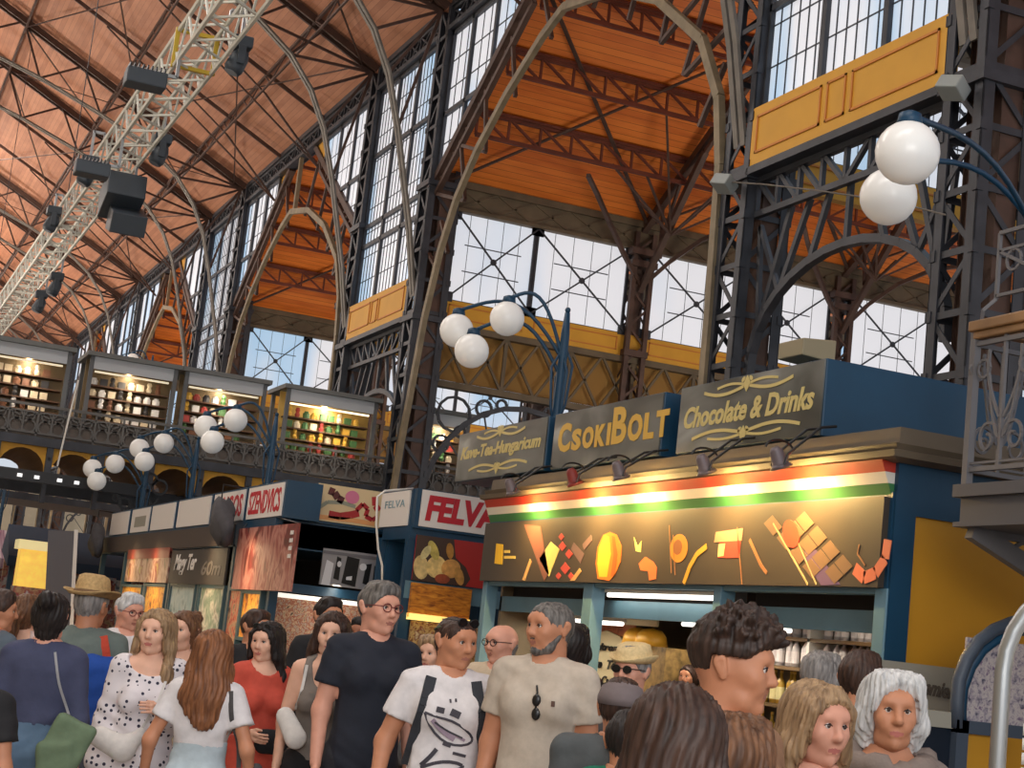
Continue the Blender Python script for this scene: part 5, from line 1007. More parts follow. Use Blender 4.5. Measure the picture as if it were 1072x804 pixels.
def skin_mat(n, c): return mat('skin_'+n, S(*c), .5, 0, .06, 18, spec=.35)
SK = dict(fair=skin_mat('fair', (222, 172, 146)), pink=skin_mat('pink', (216, 156, 132)), tan=skin_mat('tan', (192, 132, 100)), deep=skin_mat('deep', (160, 104, 78)))
LIP = mat('lip_tone', S(186, 110, 100), .45); LIPD = mat('lip_dark', S(168, 108, 92), .5)
EYEW = mat('eye_white', S(214, 206, 200), .3); EYEI = mat('eye_iris', S(58, 42, 34), .2)
def hair_mat(n, c1, c2, sc=60):
    m = blob_mat('hair_'+n, [S(*c1), S(*c2)], sc, (1, 1, .12), .5, .3); b = m.node_tree.nodes['Principled BSDF']; b.inputs['Specular IOR Level'].default_value = .3; return m
HM = dict(espresso=hair_mat('espresso', (28, 20, 17), (70, 52, 44)), black=hair_mat('black', (18, 15, 15), (48, 40, 38)), dark=hair_mat('dark_brown', (38, 26, 22), (78, 56, 46)), brown=hair_mat('brown', (66, 44, 32), (126, 88, 62)), auburn=hair_mat('auburn', (86, 52, 34), (150, 98, 64)), blond=hair_mat('dark_blond', (104, 80, 58), (178, 146, 110)),
          grey=hair_mat('grey', (92, 88, 86), (158, 152, 148)), white=hair_mat('silver', (150, 150, 150), (222, 220, 218)), salt=hair_mat('salt_pepper', (60, 56, 54), (128, 122, 116)))
HEADC = {}
def head_parts(g, hh):
    """head in its own frame: centre of the skull at 0, face to -Y, chin about -.118"""
    w = .93 if g == 'f' else 1.0; j = .82 if g == 'f' else 1.0
    G = Grid(axis(-.1, .1, hh), axis(-.13, .125, hh), axis(-.215, .125, hh))
    G.rc((0, .022, .02), (0, -.012, .025), .084, .078, .03, (w, 1.08, 1.08))
    G.rc((0, -.02, -.015), (0, -.03, -.055), .066, .052, .03, (w, 1, 1))
    G.rc((-.032*j, -.035, -.082), (.032*j, -.035, -.082), .028, .028, .03); G.rc((0, -.062, -.098), (0, -.072, -.098), .021*j, .017*j, .03)
    G.rc((-.03, -.078, .035), (.03, -.078, .035), .014, .014, .03)      # brow
    for s in (-1, 1):
        G.rc((s*.042*w, -.066, -.022), (s*.03*w, -.074, -.04), .022, .018, .03)
        G.rc((s*.031*w, -.105, .008), (s*.033*w, -.102, .008), .0155, .0155, .014, (1.25, 1, .8), True)
        G.rc((s*.083*w, .012, -.020), (s*.090*w, .024, .014), .012, .018, .006, (.5, 1.05, 1.2)); G.rc((s*.098*w, .018, .006), (s*.098*w, .018, -.004), .009, .009, .006, (.6, 1, 1.3), True)
    G.rc((0, -.088, .024), (0, -.107, -.022), .0085, .0115, .014); G.rc((-.010, -.098, -.027), (.010, -.098, -.027), .008, .008, .01); G.rc((0, -.108, -.024), (0, -.108, -.024), .010, .010, .01)
    G.rc((-.017, -.084, -.0585), (.017, -.084, -.0585), .0060, .0060, .009, (1, 1.0, .8)); G.rc((-.014, -.083, -.0695), (.014, -.083, -.0695), .0068, .0068, .008, (1, 1.0, .8))
    G.rc((-.024, -.092, -.064), (.024, -.092, -.064), .0016, .0016, .004, (1, 1, 1), True)
    G.rc((0, .02, -.06), (0, .035, -.25), .052 if g == 'f' else .062, .052 if g == 'f' else .064, .025)
    return G.mesh()
def hand_mesh():
    G = Grid(axis(-.07, .07, .0042), axis(-.05, .06, .0042), axis(-.2, .03, .0042))
    G.rc((0, 0, .02), (0, -.002, -.03), .026, .030, .02, (1.1, .72, 1)); G.rc((-.018, 0, -.04), (-.02, -.004, -.085), .02, .018, .012, (1, .75, 1)); G.rc((.016, 0, -.04), (.02, -.004, -.08), .02, .017, .012, (1, .75, 1))
    for i, (x, l, r) in enumerate(((-.029, .068, .0088), (-.010, .078, .0092), (.0095, .073, .0088), (.027, .056, .0078))):
        a = np.array((x, -.006, -.088)); b = a+np.array((x*.12, -.016, -l*.45)); c = b+np.array((0, -.026, -l*.32)); d = c+np.array((0, -.024, -l*.12))
        G.rc(a, b, r, r*.95, .004); G.rc(b, c, r*.95, r*.9, .004); G.rc(c, d, r*.9, r*.78, .004)
    G.rc((-.03, 0, -.03), (-.05, -.016, -.062), .014, .0115, .012); G.rc((-.05, -.016, -.062), (-.052, -.032, -.092), .0112, .0085, .004)
    return G.mesh()
HAND = hand_mesh()

def person(label, px, py, depth, turn=0, g='m', skin='fair', hair=('short', 'dark'), head=(0, 0, 0), build=1.0, top=None, bottom=None, arms=None, H=None, extras=None, lean=0.0, res=None, group=None, fs=1.0):
    """px,py: pixel of the point between the eyes; turn: 0 faces the camera, + turns its face to the picture's right"""
    depth *= 1.1 if depth > 5 else 1.0; fs *= 1.1 if depth > 5 else 1.03
    e = pixd(px, py, depth); hh = max(.0048, min(.009, depth*.00075)); hb = max(.010, min(.02, depth*.0019)) if res is None else res
    view = math.atan2(e.x, e.y); s = (H or (e.z/.936))/1.75
    t = thing('person', label, 'person', (0, 0, 0), group=group)
    rz = -view+math.radians(turn)                                     # local -Y towards the camera when turn = 0
    f = g == 'f'; hs = (s*.35+.65)*fs*(.90 if f else .92)
    eye = Vector((0, -.045*s, 1.638*s)); Rz = Matrix.Rotation(rz, 4, 'Z')
    off = Rz @ Vector((0, -.075, 0)); t.location = (e.x-off.x, e.y-off.y, e.z-1.638*s); t.rotation_euler = (0, 0, rz)
    WM[t.name] = Matrix.Translation(t.location) @ Rz
    bw = build; sw = (.155 if f else .174)*s*(.75+.25*bw); Z = lambda z: z*s
    aj = {}
    for sd, nm_ in ((-1, 'R'), (1, 'L')):                              # shoulder, elbow, wrist; R is at local -x
        a = (arms or {}).get(nm_, 'down'); sh_ = np.array((sd*sw, .012, Z(1.425)))
        if a == 'down': el = np.array((sd*(sw+.05), .035, Z(1.12))); wr = np.array((sd*(sw+.06), -.03, Z(.87)))
        elif a == 'out': el = np.array((sd*(sw+.10), .04, Z(1.14))); wr = np.array((sd*(sw+.13), -.05, Z(.90)))
        elif a == 'bent': el = np.array((sd*(sw+.07), .02, Z(1.13))); wr = np.array((sd*(sw-.03), -.20, Z(1.06)))
        elif a == 'hold': el = np.array((sd*(sw+.06), -.02, Z(1.13))); wr = np.array((sd*(sw-.06), -.17, Z(1.20)))
        elif a == 'back': el = np.array((sd*(sw+.09), .10, Z(1.14))); wr = np.array((sd*(sw+.05), .03, Z(.90)))
        else: el, wr = [np.array((sd*v[0], v[1], Z(v[2]))) for v in a]
        aj[sd] = (sh_, el, wr)
    def torso(G, o, k=.05, arms_=None, tight=1.0, bust=True):
        cw = (.138 if f else .158)*s*bw; ww = (.116 if f else .138)*s*bw; hw = (.150 if f else .142)*s*bw; F = (1, .66, 1)
        G.rc((0, .0, Z(1.30)), (0, .01, Z(1.37)), cw+o, cw*.86+o, k, F); G.rc((-sw*.72, .015, Z(1.425)), (sw*.72, .015, Z(1.425)), .062*s+o, .062*s+o, k); G.rc((0, .02, Z(1.43)), (0, .03, Z(1.50)), .085*s+o*.6, .058*s+o*.3, k)
        G.rc((0, .0, Z(1.28)), (0, .0, Z(1.08)), cw*.95+o, ww+o, k, F); G.rc((0, .0, Z(1.10)), (0, .01, Z(.95)), ww+o, hw+o, k, (1, .74, 1))
        for sd in (-1, 1):
            G.rc((sd*.07*s, .05, Z(.93)), (sd*.075*s, .05, Z(.88)), .095*s*bw+o, .09*s*bw+o, .04)
            G.rc((sd*.06*s, .045, Z(1.36)), (sd*.07*s, .04, Z(1.25)), .09*s+o, .07*s+o, .04, (1, .7, 1))
            if f and bust: G.rc((sd*.075*s, -.075*s, Z(1.255)), (sd*.078*s, -.082*s, Z(1.245)), .062*s*bw+o, .055*s*bw+o, .035)
            elif not f: G.rc((sd*.075*s, -.06*s, Z(1.30)), (sd*.09*s, -.05*s, Z(1.33)), .065*s*bw+o, .06*s*bw+o, .04)
        if bw > 1.08: G.rc((0, -.05, Z(1.10)), (0, -.055, Z(1.05)), .12*s*bw+o, .12*s*bw+o, .06)
    def arm(G, sd, o=0, upto=2.0, flare=0, k=.03):
        sh_, el, wr = aj[sd]; r0, r1, r2 = [v*s*(.86 if f else 1.0)*(.7+.3*bw) for v in (.053, .043, .028)]
        if upto <= 1: G.rc(sh_, sh_+(el-sh_)*upto, r0+o, r0+(r1-r0)*upto+o+flare, k)
        else: G.rc(sh_, el, r0+o, r1+o, k); G.rc(el, el+(wr-el)*(upto-1), r1*1.02+o, r1+(r2-r1)*(upto-1)+o+flare, k)
    def legs(G, o=0, z1=.08, flare=0, sp=.095):
        for sd in (-1, 1):
            r0, r1, r2, r3 = [v*s*(.75+.25*bw) for v in (.088, .062, .056, .038)]
            hip = np.array((sd*.085*s, .015, Z(.88))); kn = np.array((sd*sp*s, .0, Z(.49))); an = np.array((sd*(sp+.005)*s, .03, Z(.08)))
            if z1 > .49: q = (.88-z1)/(.88-.49); G.rc(hip, hip+(kn-hip)*q, r0+o, r0+(r1-r0)*q+o+flare, .035)
            else:
                q = (.49-z1)/(.49-.08); G.rc(hip, kn, r0+o, r1+o+flare*.4, .035); G.rc(kn, kn+(an-kn)*q, r2*1.05+o, r2*1.05+(r3-r2)*q+o+flare, .03)
    mxx = max(abs(v[0]) for a in aj.values() for v in a)+.11; mny = min(min(v[1] for v in a) for a in aj.values())-.09
    B = Grid(axis(-mxx, mxx, hb), axis(min(-.24, mny), .27, hb), axis(0, Z(1.515), hb)); torso(B, 0); legs(B)
    for sd in (-1, 1):
        arm(B, sd); B.rc((sd*.1*s, .05, .045), (sd*.115*s, -.12, .03), .045, .035, .03)
    B.rc((0, .03, Z(1.44)), (0, .015, Z(1.56)), .064 if not f else .052, .06 if not f else .05, .04)
    parts = [B.mesh()]
    key = (g, round(hh, 4))
    if key not in HEADC: HEADC[key] = head_parts(g, hh)
    hy, hp, hr = [math.radians(v) for v in head]
    HM_ = Matrix.Translation((0, .01, 1.630*s)) @ Matrix.Rotation(hy, 4, 'Z') @ Matrix.Rotation(hp, 4, 'X') @ Matrix.Rotation(hr, 4, 'Y') @ Matrix.Scale(hs*1.02, 4)
    A = np.array(HM_); tv = lambda V, M_: V @ np.array(M_)[:3, :3].T+np.array(M_)[:3, 3]
    hv, hf = HEADC[key]; parts.append((tv(hv, HM_), hf))
    for sd in (-1, 1):
        sh_, el, wr = aj[sd]; z = Vector(el-wr).normalized(); x = Vector((1, 0, 0)); x = (x-z*x.dot(z)).normalized(); y = z.cross(x)
        if sd > 0: x = -x; y = z.cross(x)
        inw = Vector((-sd, -.25, 0)); yy = -(inw-z*inw.dot(z)).normalized(); xx = yy.cross(z); Mh = Matrix(((xx.x, yy.x, z.x, wr[0]), (xx.y, yy.y, z.y, wr[1]), (xx.z, yy.z, z.z, wr[2]), (0, 0, 0, 1))) @ Matrix.Scale(s*(.9 if f else 1), 4)
        V, F = HAND; Vm = V*np.array((1 if sd < 0 else -1, 1, 1)); parts.append((tv(Vm, Mh), F if sd < 0 else F[:, ::-1]))
    nb_ = sum(len(p[1]) for p in parts[:1]); nh_ = len(hf); iA = np.linalg.inv(A)
    def fm(C):
        L = C @ iA[:3, :3].T+iA[:3, 3]; lip = (np.abs(L[:, 0]) < .021) & (L[:, 2] < -.0545-.15*np.abs(L[:, 0])) & (L[:, 2] > -.0735+.28*np.abs(L[:, 0])) & (L[:, 1] < -.072); return lip.astype(int)
    mkmesh('body', parts, [SK[skin], LIP if f else LIPD], t, fm)
    # eyes, brows
    c = MB(); w = .93 if f else 1.0
    for sd in (-1, 1):
        c = MB(); c.sph(HM_ @ Vector((sd*.0315*w, -.079, .008)), .0125*hs, 14); ey = c.build('eye', EYEW, t, True, world=False)
        c = MB(); c.sph(HM_ @ Vector((sd*.0315*w, -.0875, .008)), .0068*hs, 10); c.build('iris', EYEI, ey, True, world=False)
    hk, hc = hair; hm = HM[hc]; c = MB()
    for sd in (-1, 1):
        c = MB(); c.tube([HM_ @ Vector((sd*x*w, y, z)) for x, y, z in ((.016, -.095, .027), (.031, -.0945, .0315), (.048, -.081, .027))], [.0032*hs, .0036*hs, .002*hs], 6); c.build('eyebrow', HM['dark'] if hc in ('blond', 'auburn', 'grey') else hm, t, True, world=False)
        c = MB(); c.tube([HM_ @ Vector((sd*x*w, y, z)) for x, y, z in ((.018, -.0895, .0085), (.031, -.0935, .0155), (.046, -.083, .0085))], .0018*hs, 5); c.build('eyelash', mat('lash_dark', S(40, 28, 24), .6), t, True, world=False)
    # hair
    if hk != 'none':
        G = Grid(axis(-.19, .19, hh*1.1), axis(-.17, .22, hh*1.1), axis(-.52 if hk in ('long', 'longback') else -.24, .2, hh*1.1)); th = dict(short=.010, crop=.004, buzz=.003, curly=.026, bob=.02, bald=.003).get(hk, .014)
        G.rc((0, .022, .02), (0, -.012, .025), .084+th, .078+th, .01, (w, 1.08, 1.08)); G.rc((0, .03, -.02), (0, .035, -.07), .074+th*.6, .062, .02, (w, 1, 1))
        X, Y, Zz = G.P((slice(None),)*3)
        if hk == 'bald': G.D = np.maximum(G.D, Zz-.0).astype(np.float32); G.D = np.maximum(G.D, -.03-Y).astype(np.float32)
        face = (-Y)*.86-Zz*.50-.039 if hk not in ('curly', 'bob') else (-Y)*.86-Zz*.54-.034   # >0 inside the face zone
        if hk in ('long', 'longback', 'bob'): face = np.minimum(-Y*.9-Zz*.40-.046, .066-np.abs(X)-np.maximum(0, Zz-.02)*.55) if hk != 'bob' else np.minimum(-Y*.9-Zz*.44-.040+.25*X*(Zz > 0), .074-np.abs(X)-np.maximum(0, Zz-.03)*.4)
        G.D = np.maximum(G.D, face).astype(np.float32)
        if hk in ('short', 'crop', 'buzz', 'curly', 'bald'): G.D = np.maximum(G.D, np.where(Y > -.01, -.078-Zz, -1)).astype(np.float32); G.D = np.maximum(G.D, np.where((Zz < -.005) & (Y < .028), .03-Y, -1)).astype(np.float32)
        if hk in ('short', 'crop', 'buzz'): G.D = (G.D+(th+.004)*np.clip((.05-Zz)/.11, 0, 1)).astype(np.float32)
        if hk == 'curly': G.D = np.maximum(G.D, np.where(Y < .05, .022-Zz, -.035-Zz)).astype(np.float32)
        if hk == 'short': G.rc((-.03, -.06, .095), (.035, -.065, .092), .024, .022, .02); G.rc((0, -.03, .105), (0, .03, .11), .04, .03, .03, (1.4, 1, .7))
        if hk == 'curly':
            G.D = (G.D+.034*np.clip((.055-Zz)/.1, 0, 1)).astype(np.float32); G.rc((0, -.045, .10), (0, .05, .10), .055, .055, .03, (1.2, 1, .8))
            rr = random.Random(5)
            for i in range(120):
                a = i*2.39996; q = math.sqrt((i+.5)/120); x_, y_ = .082*q*math.cos(a), .012+.098*q*math.sin(a); z_ = .148-.075*q*q-(.02 if y_ > .05 else 0); u = rr.uniform(-.5, .5); G.rc((x_, y_, z_), (x_*1.2+.018*math.cos(a+u*4), y_*1.2-.014+.018*math.sin(a+u*4), z_+rr.uniform(.008, .032)), .018, .009, .007)
        if hk in ('long', 'longback'):
            for sd in (-1, 1):
                G.rc((sd*.062, -.005, .06), (sd*.088, .02, -.08), .03, .032, .03, (.8, 1.2, 1)); G.rc((sd*.088, .015, -.07), (sd*.10, -.02 if hk == 'long' else .05, -.22), .032, .036, .03, (.9, 1, 1)); G.rc((sd*.10, -.02 if hk == 'long' else .05, -.2), (sd*.085, -.055 if hk == 'long' else .075, -.37 if hk == 'long' else -.28), .038, .02, .03)
                G.rc((sd*.014, -.058, .108), (sd*.070, -.056, .045), .015, .014, .015); G.rc((sd*.070, -.056, .045), (sd*.086, -.03, -.09), .015, .02, .02)
            G.rc((0, .06, .03), (0, .085, -.2), .085, .085, .04, (1.05, .75, 1)); G.rc((0, .085, -.18), (0, .10, -.31), .085, .06, .04, (1.1, .6, 1))
        if hk == 'bob':
            for sd in (-1, 1): G.rc((sd*.05, -.035, .075), (sd*.083, .0, -.04), .04, .036, .03); G.rc((sd*.083, .005, -.03), (sd*.075, .015, -.10), .036, .026, .03)
            G.rc((0, .06, .03), (0, .06, -.09), .085, .06, .04, (1.05, .8, 1)); G.rc((-.05, -.045, .10), (.06, -.04, .10), .026, .024, .03)
        if hk in ('bun', 'tied'):
            G.rc((0, .10, .07 if hk == 'bun' else -.02), (0, .13, .085 if hk == 'bun' else -.03), .05, .045, .015)
            if hk == 'tied': G.rc((0, .13, -.03), (0, .13, -.2), .04, .02, .02)
        amp = .0035 if hk in ('long', 'longback', 'bob', 'tied', 'bun') else .0022
        G.D = (G.D+amp*np.sin(np.arctan2(X, Y+.01)*34+Zz*9+2*np.sin(Zz*31))+amp*.6*np.sin(X*190+Y*160+Zz*25)).astype(np.float32)
        V, F = G.mesh(); mkmesh('hair', [(tv(V, HM_), F)], [hm], t)
    # clothes
    def garment(name, mt, fn, wr_=.0035, z0=0, z1=1.6, fmat=None):
        h2 = hb*.72; zz_ = axis(Z(z0), Z(z1), h2); G = Grid(axis(-mxx-.04, mxx+.04, h2), axis(min(-.30, mny-.03), .32, h2), np.concatenate([zz_[zz_ < Z(1.40)], np.arange(zz_[zz_ < Z(1.40)][-1]+h2*.5, Z(z1)+.02, h2*.5)]) if z1 > 1.45 else zz_); fn(G); X, Y, Zz = G.P((slice(None),)*3)
        G.D = np.maximum(G.D+wr_*np.sin(X*26+Zz*31+3*np.sin(Zz*13+X*5))*np.sin(Y*23-Zz*17+1.3), np.maximum(Z(z0)-Zz, Zz-Z(z1))).astype(np.float32)
        V, F = G.mesh(); return mkmesh(name, [(V, F)], mt if isinstance(mt, list) else [mt], t, fmat), G
    out = dict(root=t, s=s, sw=sw, HM=HM_, aj=aj, Z=Z)
    if top:
        kind, mt = top[0], top[1]; hem = top[2] if len(top) > 2 else .86
        def ft(G):
            torso(G, .013, .05)
            if kind == 'tank':
                for sd in (-1, 1): G.rc((sd*(sw+.055), .01, Z(1.5)), (sd*(sw+.04), .01, Z(1.30)), .082, .07, .015, (1, 2.5, 1), True)
                G.rc((0, -.10, Z(1.47)), (0, -.1, Z(1.40)), .085, .075, .01, (1, 1.6, 1), True); G.rc((0, .1, Z(1.5)), (0, .1, Z(1.46)), .08, .08, .01, (1, 1, 1), True)
            else:
                for sd in (-1, 1): arm(G, sd, .014 if kind != 'puff' else .03, dict(tee=.58, long=1.96, puff=1.8, elbow=1.35)[kind], .012 if kind == 'tee' else .004)
                for sd in (-1, 1):                                     # flat sleeve end
                    sh_, el, wr2 = aj[sd]
                    if kind == 'tee':
                        d = el-sh_; c_ = sh_+d*.58; X, Y, Zz = G.P((slice(None),)*3); pl = ((X-c_[0])*d[0]+(Y-c_[1])*d[1]+(Zz-c_[2])*d[2])/np.linalg.norm(d)
                        G.D = np.where((X*sd > sw*.93) & (Zz > Z(.9)), np.maximum(G.D, pl), G.D).astype(np.float32)
                nk = .072 if f else .060
                G.rc((0, -.035, Z(1.535)), (0, -.025, Z(1.50)), nk, nk*(1.15 if f else .95), .008, (1, 1, 1), True); G.rc((0, .02, Z(1.54)), (0, .02, Z(1.52)), .066, .064, .008, (1, 1, 1), True)
            if hem < .9: G.rc((0, 0, Z(.95)), (0, 0, Z(hem-.1)), .15*s*bw+.018, .15*s*bw+.02, .05, (1, .78, 1))
            return G
        out['top'], out['G'] = garment('shirt' if kind != 'tank' else 'tank_top', mt, ft, .0032, hem, 1.515)
    if bottom:
        kind, mt = bottom[0], bottom[1]
        def fb(G):
            torso(G, .012, .05)
            if kind == 'trousers': legs(G, .016, .09, .012)
            elif kind == 'shorts': legs(G, .03, .50, .035)
            elif kind in ('skirt', 'dress'):
                zl = .42 if kind == 'dress' else .40; G.rc((0, .01, Z(.92)), (0, 0, Z(zl)), .16*s*bw+.02, .27, .06, (1, .75, 1))
            return G
        if kind == 'dress':
            def fd(G):
                torso(G, .016, .05); G.rc((0, .01, Z(1.02)), (0, 0, Z(.42)), .13*s*bw+.02, .30, .07, (1, .75, 1))
                for sd in (-1, 1): arm(G, sd, .022, 1.9, .02)
                G.rc((0, -.05, Z(1.56)), (0, -.05, Z(1.50)), .115, .105, .01, (1.15, 1, 1), True); G.rc((0, .05, Z(1.55)), (0, .04, Z(1.50)), .09, .08, .01, (1, 1, 1), True)
            out['top'], out['G'] = garment('dress', mt, fd, .006, .42, 1.50)
        else: garment(kind, mt, fb, .004, dict(trousers=.085, shorts=.50, skirt=.40)[kind], bottom[2] if len(bottom) > 2 else 1.03)
        c = MB()
    # shoes
    h2 = .014; G = Grid(axis(-.22, .22, h2), axis(-.26, .14, h2), axis(0, .13, h2))
    for sd in (-1, 1): G.rc((sd*.1*s, .055, .05), (sd*.118*s, -.14, .04), .052, .042, .02); G.rc((sd*.1*s, .045, .05), (sd*.1*s, .04, .1), .05, .048, .02)
    V, F = G.mesh(); mkmesh('shoes', [(V, F)], [mat('shoe_grey', S(120, 116, 112), .6) if extras != 'dark' else BLACK], t)
    return out
def surf(o, x, z, side=-1, lift=.004):
    """point on the garment at local x,z, on the front (-1) or back (+1)"""
    G = o['G']; i = int(np.argmin(abs(G.x-x))); k = int(np.argmin(abs(G.z-z))); col = G.D[i, :, k]; js = np.where(col < 0)[0]
    if not len(js): return Vector((x, 0, z))
    j = js[0] if side < 0 else js[-1]; q = j-1 if side < 0 else j+1; d0, d1 = col[j], col[q]; y = G.y[j]+(G.y[q]-G.y[j])*(d0/(d0-d1)); return Vector((x, y+side*lift, z))
def strap(o, name, pts, mt, w=.035, side=-1, h=.008, parent=None):
    m_ = MB(); P = []
    for (x0, z0), (x1, z1) in zip(pts[:-1], pts[1:]):
        n = max(2, int(math.hypot(x1-x0, z1-z0)/.03))
        for k in range(n): P.append((x0+(x1-x0)*k/n, z0+(z1-z0)*k/n))
    P.append(pts[-1]); Q = [surf(o, x, z, side) for x, z in P]
    for _ in range(2): Q = [Q[0]]+[(Q[i-1]+Q[i]*2+Q[i+1])/4 for i in range(1, len(Q)-1)]+[Q[-1]]
    m_.path(Q, w, h, (0, 1, 0)); return m_.build(name, mt, parent or o['root'], world=False)
def glasses(o, mt, up=False, z=.008, y=-.108, lensmat=None, tilt=0, name='glasses'):
    M = o['HM']; c = MB(); dz = .088 if up else 0; yy = -.075 if up else y
    for sd in (-1, 1):
        R = [M @ Vector((sd*.034+.025*math.cos(a), yy+(.02 if up else 0)*math.sin(a)*0+.004*abs(math.cos(a)), z+dz+.019*math.sin(a))) for a in [2*PI*k/14 for k in range(15)]]
        c.tube(R, .0028, 5); c.tube([M @ Vector((sd*.058, yy+.006, z+dz+.006)), M @ Vector((sd*.084, yy+.05, z+dz+.006)), M @ Vector((sd*.084, .02, z+dz-.0))], .0025, 5)
    c.tube([M @ Vector((-.01, yy, z+dz+.004)), M @ Vector((.01, yy, z+dz+.004))], .0026, 5); g_ = c.build(name, mt, o['root'], True, world=False)
    if lensmat:
        c = MB()
        for sd in (-1, 1): c.prism([(.024*math.cos(2*PI*k/14), .018*math.sin(2*PI*k/14)) for k in range(14)], M @ Matrix.Translation((sd*.034, yy, z+dz)) @ Matrix.Rotation(PI/2, 4, 'X'), .002)
        c.build('lens', lensmat, g_, world=False)
    return g_
def cloth(n, c, b=.15): return mat('cloth_'+n, S(*c), .85, 0, .07, 30, b)
def hat(o, brim, crown_h, mt, band=None, tilt=-.12):
    M = o['HM'] @ Matrix.Translation((0, .012, .055)) @ Matrix.Rotation(tilt, 4, 'X'); c = MB(); n = 28; prof = [(.098, 0), (brim*.8, -.004), (brim, .010), (brim*.99, .014), (brim*.78, .004), (.102, .008), (.1, .05), (.088, crown_h*.9), (.06, crown_h), (0, crown_h-.012)]
    vs = []; fs = []
    for r, z in prof:
        for k in range(n):
            a = 2*PI*k/n; zz = z+(.028*abs(math.cos(a))**2 if r > .13 else 0)-(.02*max(0, math.sin(a)*-1) if z > crown_h*.8 else 0); vs.append(M @ Vector((r*math.cos(a)*.94, r*math.sin(a)*1.12, zz)))
    for i in range(len(prof)-1):
        for k in range(n): fs.append((i*n+k, i*n+(k+1) % n, (i+1)*n+(k+1) % n, (i+1)*n+k))
    c.add(vs, fs); h_ = c.build('hat', mt, o['root'], True, world=False)
    if band: c = MB(); c.lathe([(.104, .008), (.103, .034)], 24, (0, 0, 0), M @ Matrix.Diagonal((.95, 1.13, 1, 1))); c.build('hat_band', band, h_, True, world=False)
def boxthing(o, name, label, cat, boxes, mt, h=.01):
    """soft cornered bag: boxes of (centre, half size, corner radius, tilt)"""
    lo = np.min([np.array(b[0])-max(b[1])*1.4 for b in boxes], 0); hi = np.max([np.array(b[0])+max(b[1])*1.4 for b in boxes], 0); G = Grid(axis(lo[0], hi[0], h), axis(lo[1], hi[1], h), axis(lo[2], hi[2], h))
    for b in boxes: G.rbox(b[0], b[1], b[2], b[3])
    X, Y, Z = G.P((slice(None),)*3); G.D = (G.D+.004*np.sin(X*40+Z*22)*np.sin(Z*35-X*15)).astype(np.float32)
    t = thing(name, label, cat, o['root'].location, o['root'].rotation_euler.z); V, F = G.mesh(); mkmesh('bag_body', [(V, F)], [mt], t); return t
def blobthing(o, name, label, cat, prims, mt, h=.012, k=.02, loc=None):
    """soft bag shaped in the wearer's frame, a thing of its own"""
    pts = np.array([p for a in prims for p in (a[0], a[1])]); R = max(max(a[2], a[3]) for a in prims)+.04; lo = pts.min(0)-R; hi = pts.max(0)+R; G = Grid(axis(lo[0], hi[0], h), axis(lo[1], hi[1], h), axis(lo[2], hi[2], h))
    for a in prims: G.rc(a[0], a[1], a[2], a[3], k, a[4] if len(a) > 4 else (1, 1, 1))
    t = thing(name, label, cat, o['root'].location, o['root'].rotation_euler.z); V, F = G.mesh(); mkmesh('bag_body', [(V, F)], [mt], t); return t
# ---------------------------------------------------------------- the crowd
C_NAVY = cloth('navy', (28, 32, 44)); C_WHITE = cloth('white', (216, 210, 210)); C_BEIGE = cloth('beige', (186, 172, 156)); C_BLACK = cloth('black', (26, 25, 28)); C_JEAN = cloth('denim', (62, 84, 110)); C_LJEAN = cloth('light_denim', (172, 184, 190)); C_DK = cloth('dark_trousers', (34, 34, 40))
C_NAVYB = cloth('navy_blue', (62, 66, 92)); C_SAGE = cloth('sage_grey', (104, 114, 108)); C_CORAL = cloth('coral', (196, 76, 58)); C_TAUPE = cloth('taupe', (122, 112, 104)); C_GREY = cloth('grey', (92, 92, 96)); C_GRAYBL = cloth('grey_blue', (86, 98, 110)); C_KHAKI = cloth('khaki', (110, 100, 86))
LENS = mat('dark_lens', S(20, 22, 24), .1); FR_BL = mat('frame_black', S(24, 22, 22), .3); FR_RED = mat('frame_red', S(110, 36, 36), .3)
def dots_mat():
    m = bpy.data.materials.new('cloth_polka'); m.use_nodes = True; n = m.node_tree; b = n.nodes['Principled BSDF']; b.inputs['Roughness'].default_value = .85
    t = n.nodes.new('ShaderNodeTexCoord'); v = n.nodes.new('ShaderNodeTexVoronoi'); v.inputs['Scale'].default_value = 30; v.inputs['Randomness'].default_value = .55; n.links.new(t.outputs['Object'], v.inputs['Vector'])
    l = n.nodes.new('ShaderNodeMath'); l.operation = 'LESS_THAN'; l.inputs[1].default_value = .26; n.links.new(v.outputs['Distance'], l.inputs[0]); x = n.nodes.new('ShaderNodeMix'); x.data_type = 'RGBA'; x.inputs[6].default_value = S(222, 214, 216)+(1,); x.inputs[7].default_value = S(48, 46, 66)+(1,); n.links.new(l.outputs[0], x.inputs[0]); n.links.new(x.outputs[2], b.inputs['Base Color']); return m
C_DOT = dots_mat()
def beard(o, mt, full=True):
    h = .005; G = Grid(axis(-.1, .1, h), axis(-.13, .06, h), axis(-.14, .02, h)); j = 1.0
    G.rc((-.032, -.035, -.082), (.032, -.035, -.082), .032, .032, .03); G.rc((0, -.062, -.098), (0, -.074, -.098), .024, .021, .03)
    if full:
        for s in (-1, 1): G.rc((s*.066, -.0, -.03), (s*.05, -.03, -.075), .012, .016, .02)
    G.rc((-.02, -.089, -.048), (.02, -.089, -.048), .0055, .0055, .01); G.rc((-.022, -.094, -.063), (.022, -.094, -.063), .012, .012, .006, (1, 1, 1), True); X, Y, Zz = G.P((slice(None),)*3); G.D = (G.D+.0012*np.sin(X*300)*np.sin(Zz*280)).astype(np.float32)
    V, F = G.mesh(); A = np.array(o['HM']); mkmesh('beard', [(V @ A[:3, :3].T+A[:3, 3], F)], [mt], o['root'])

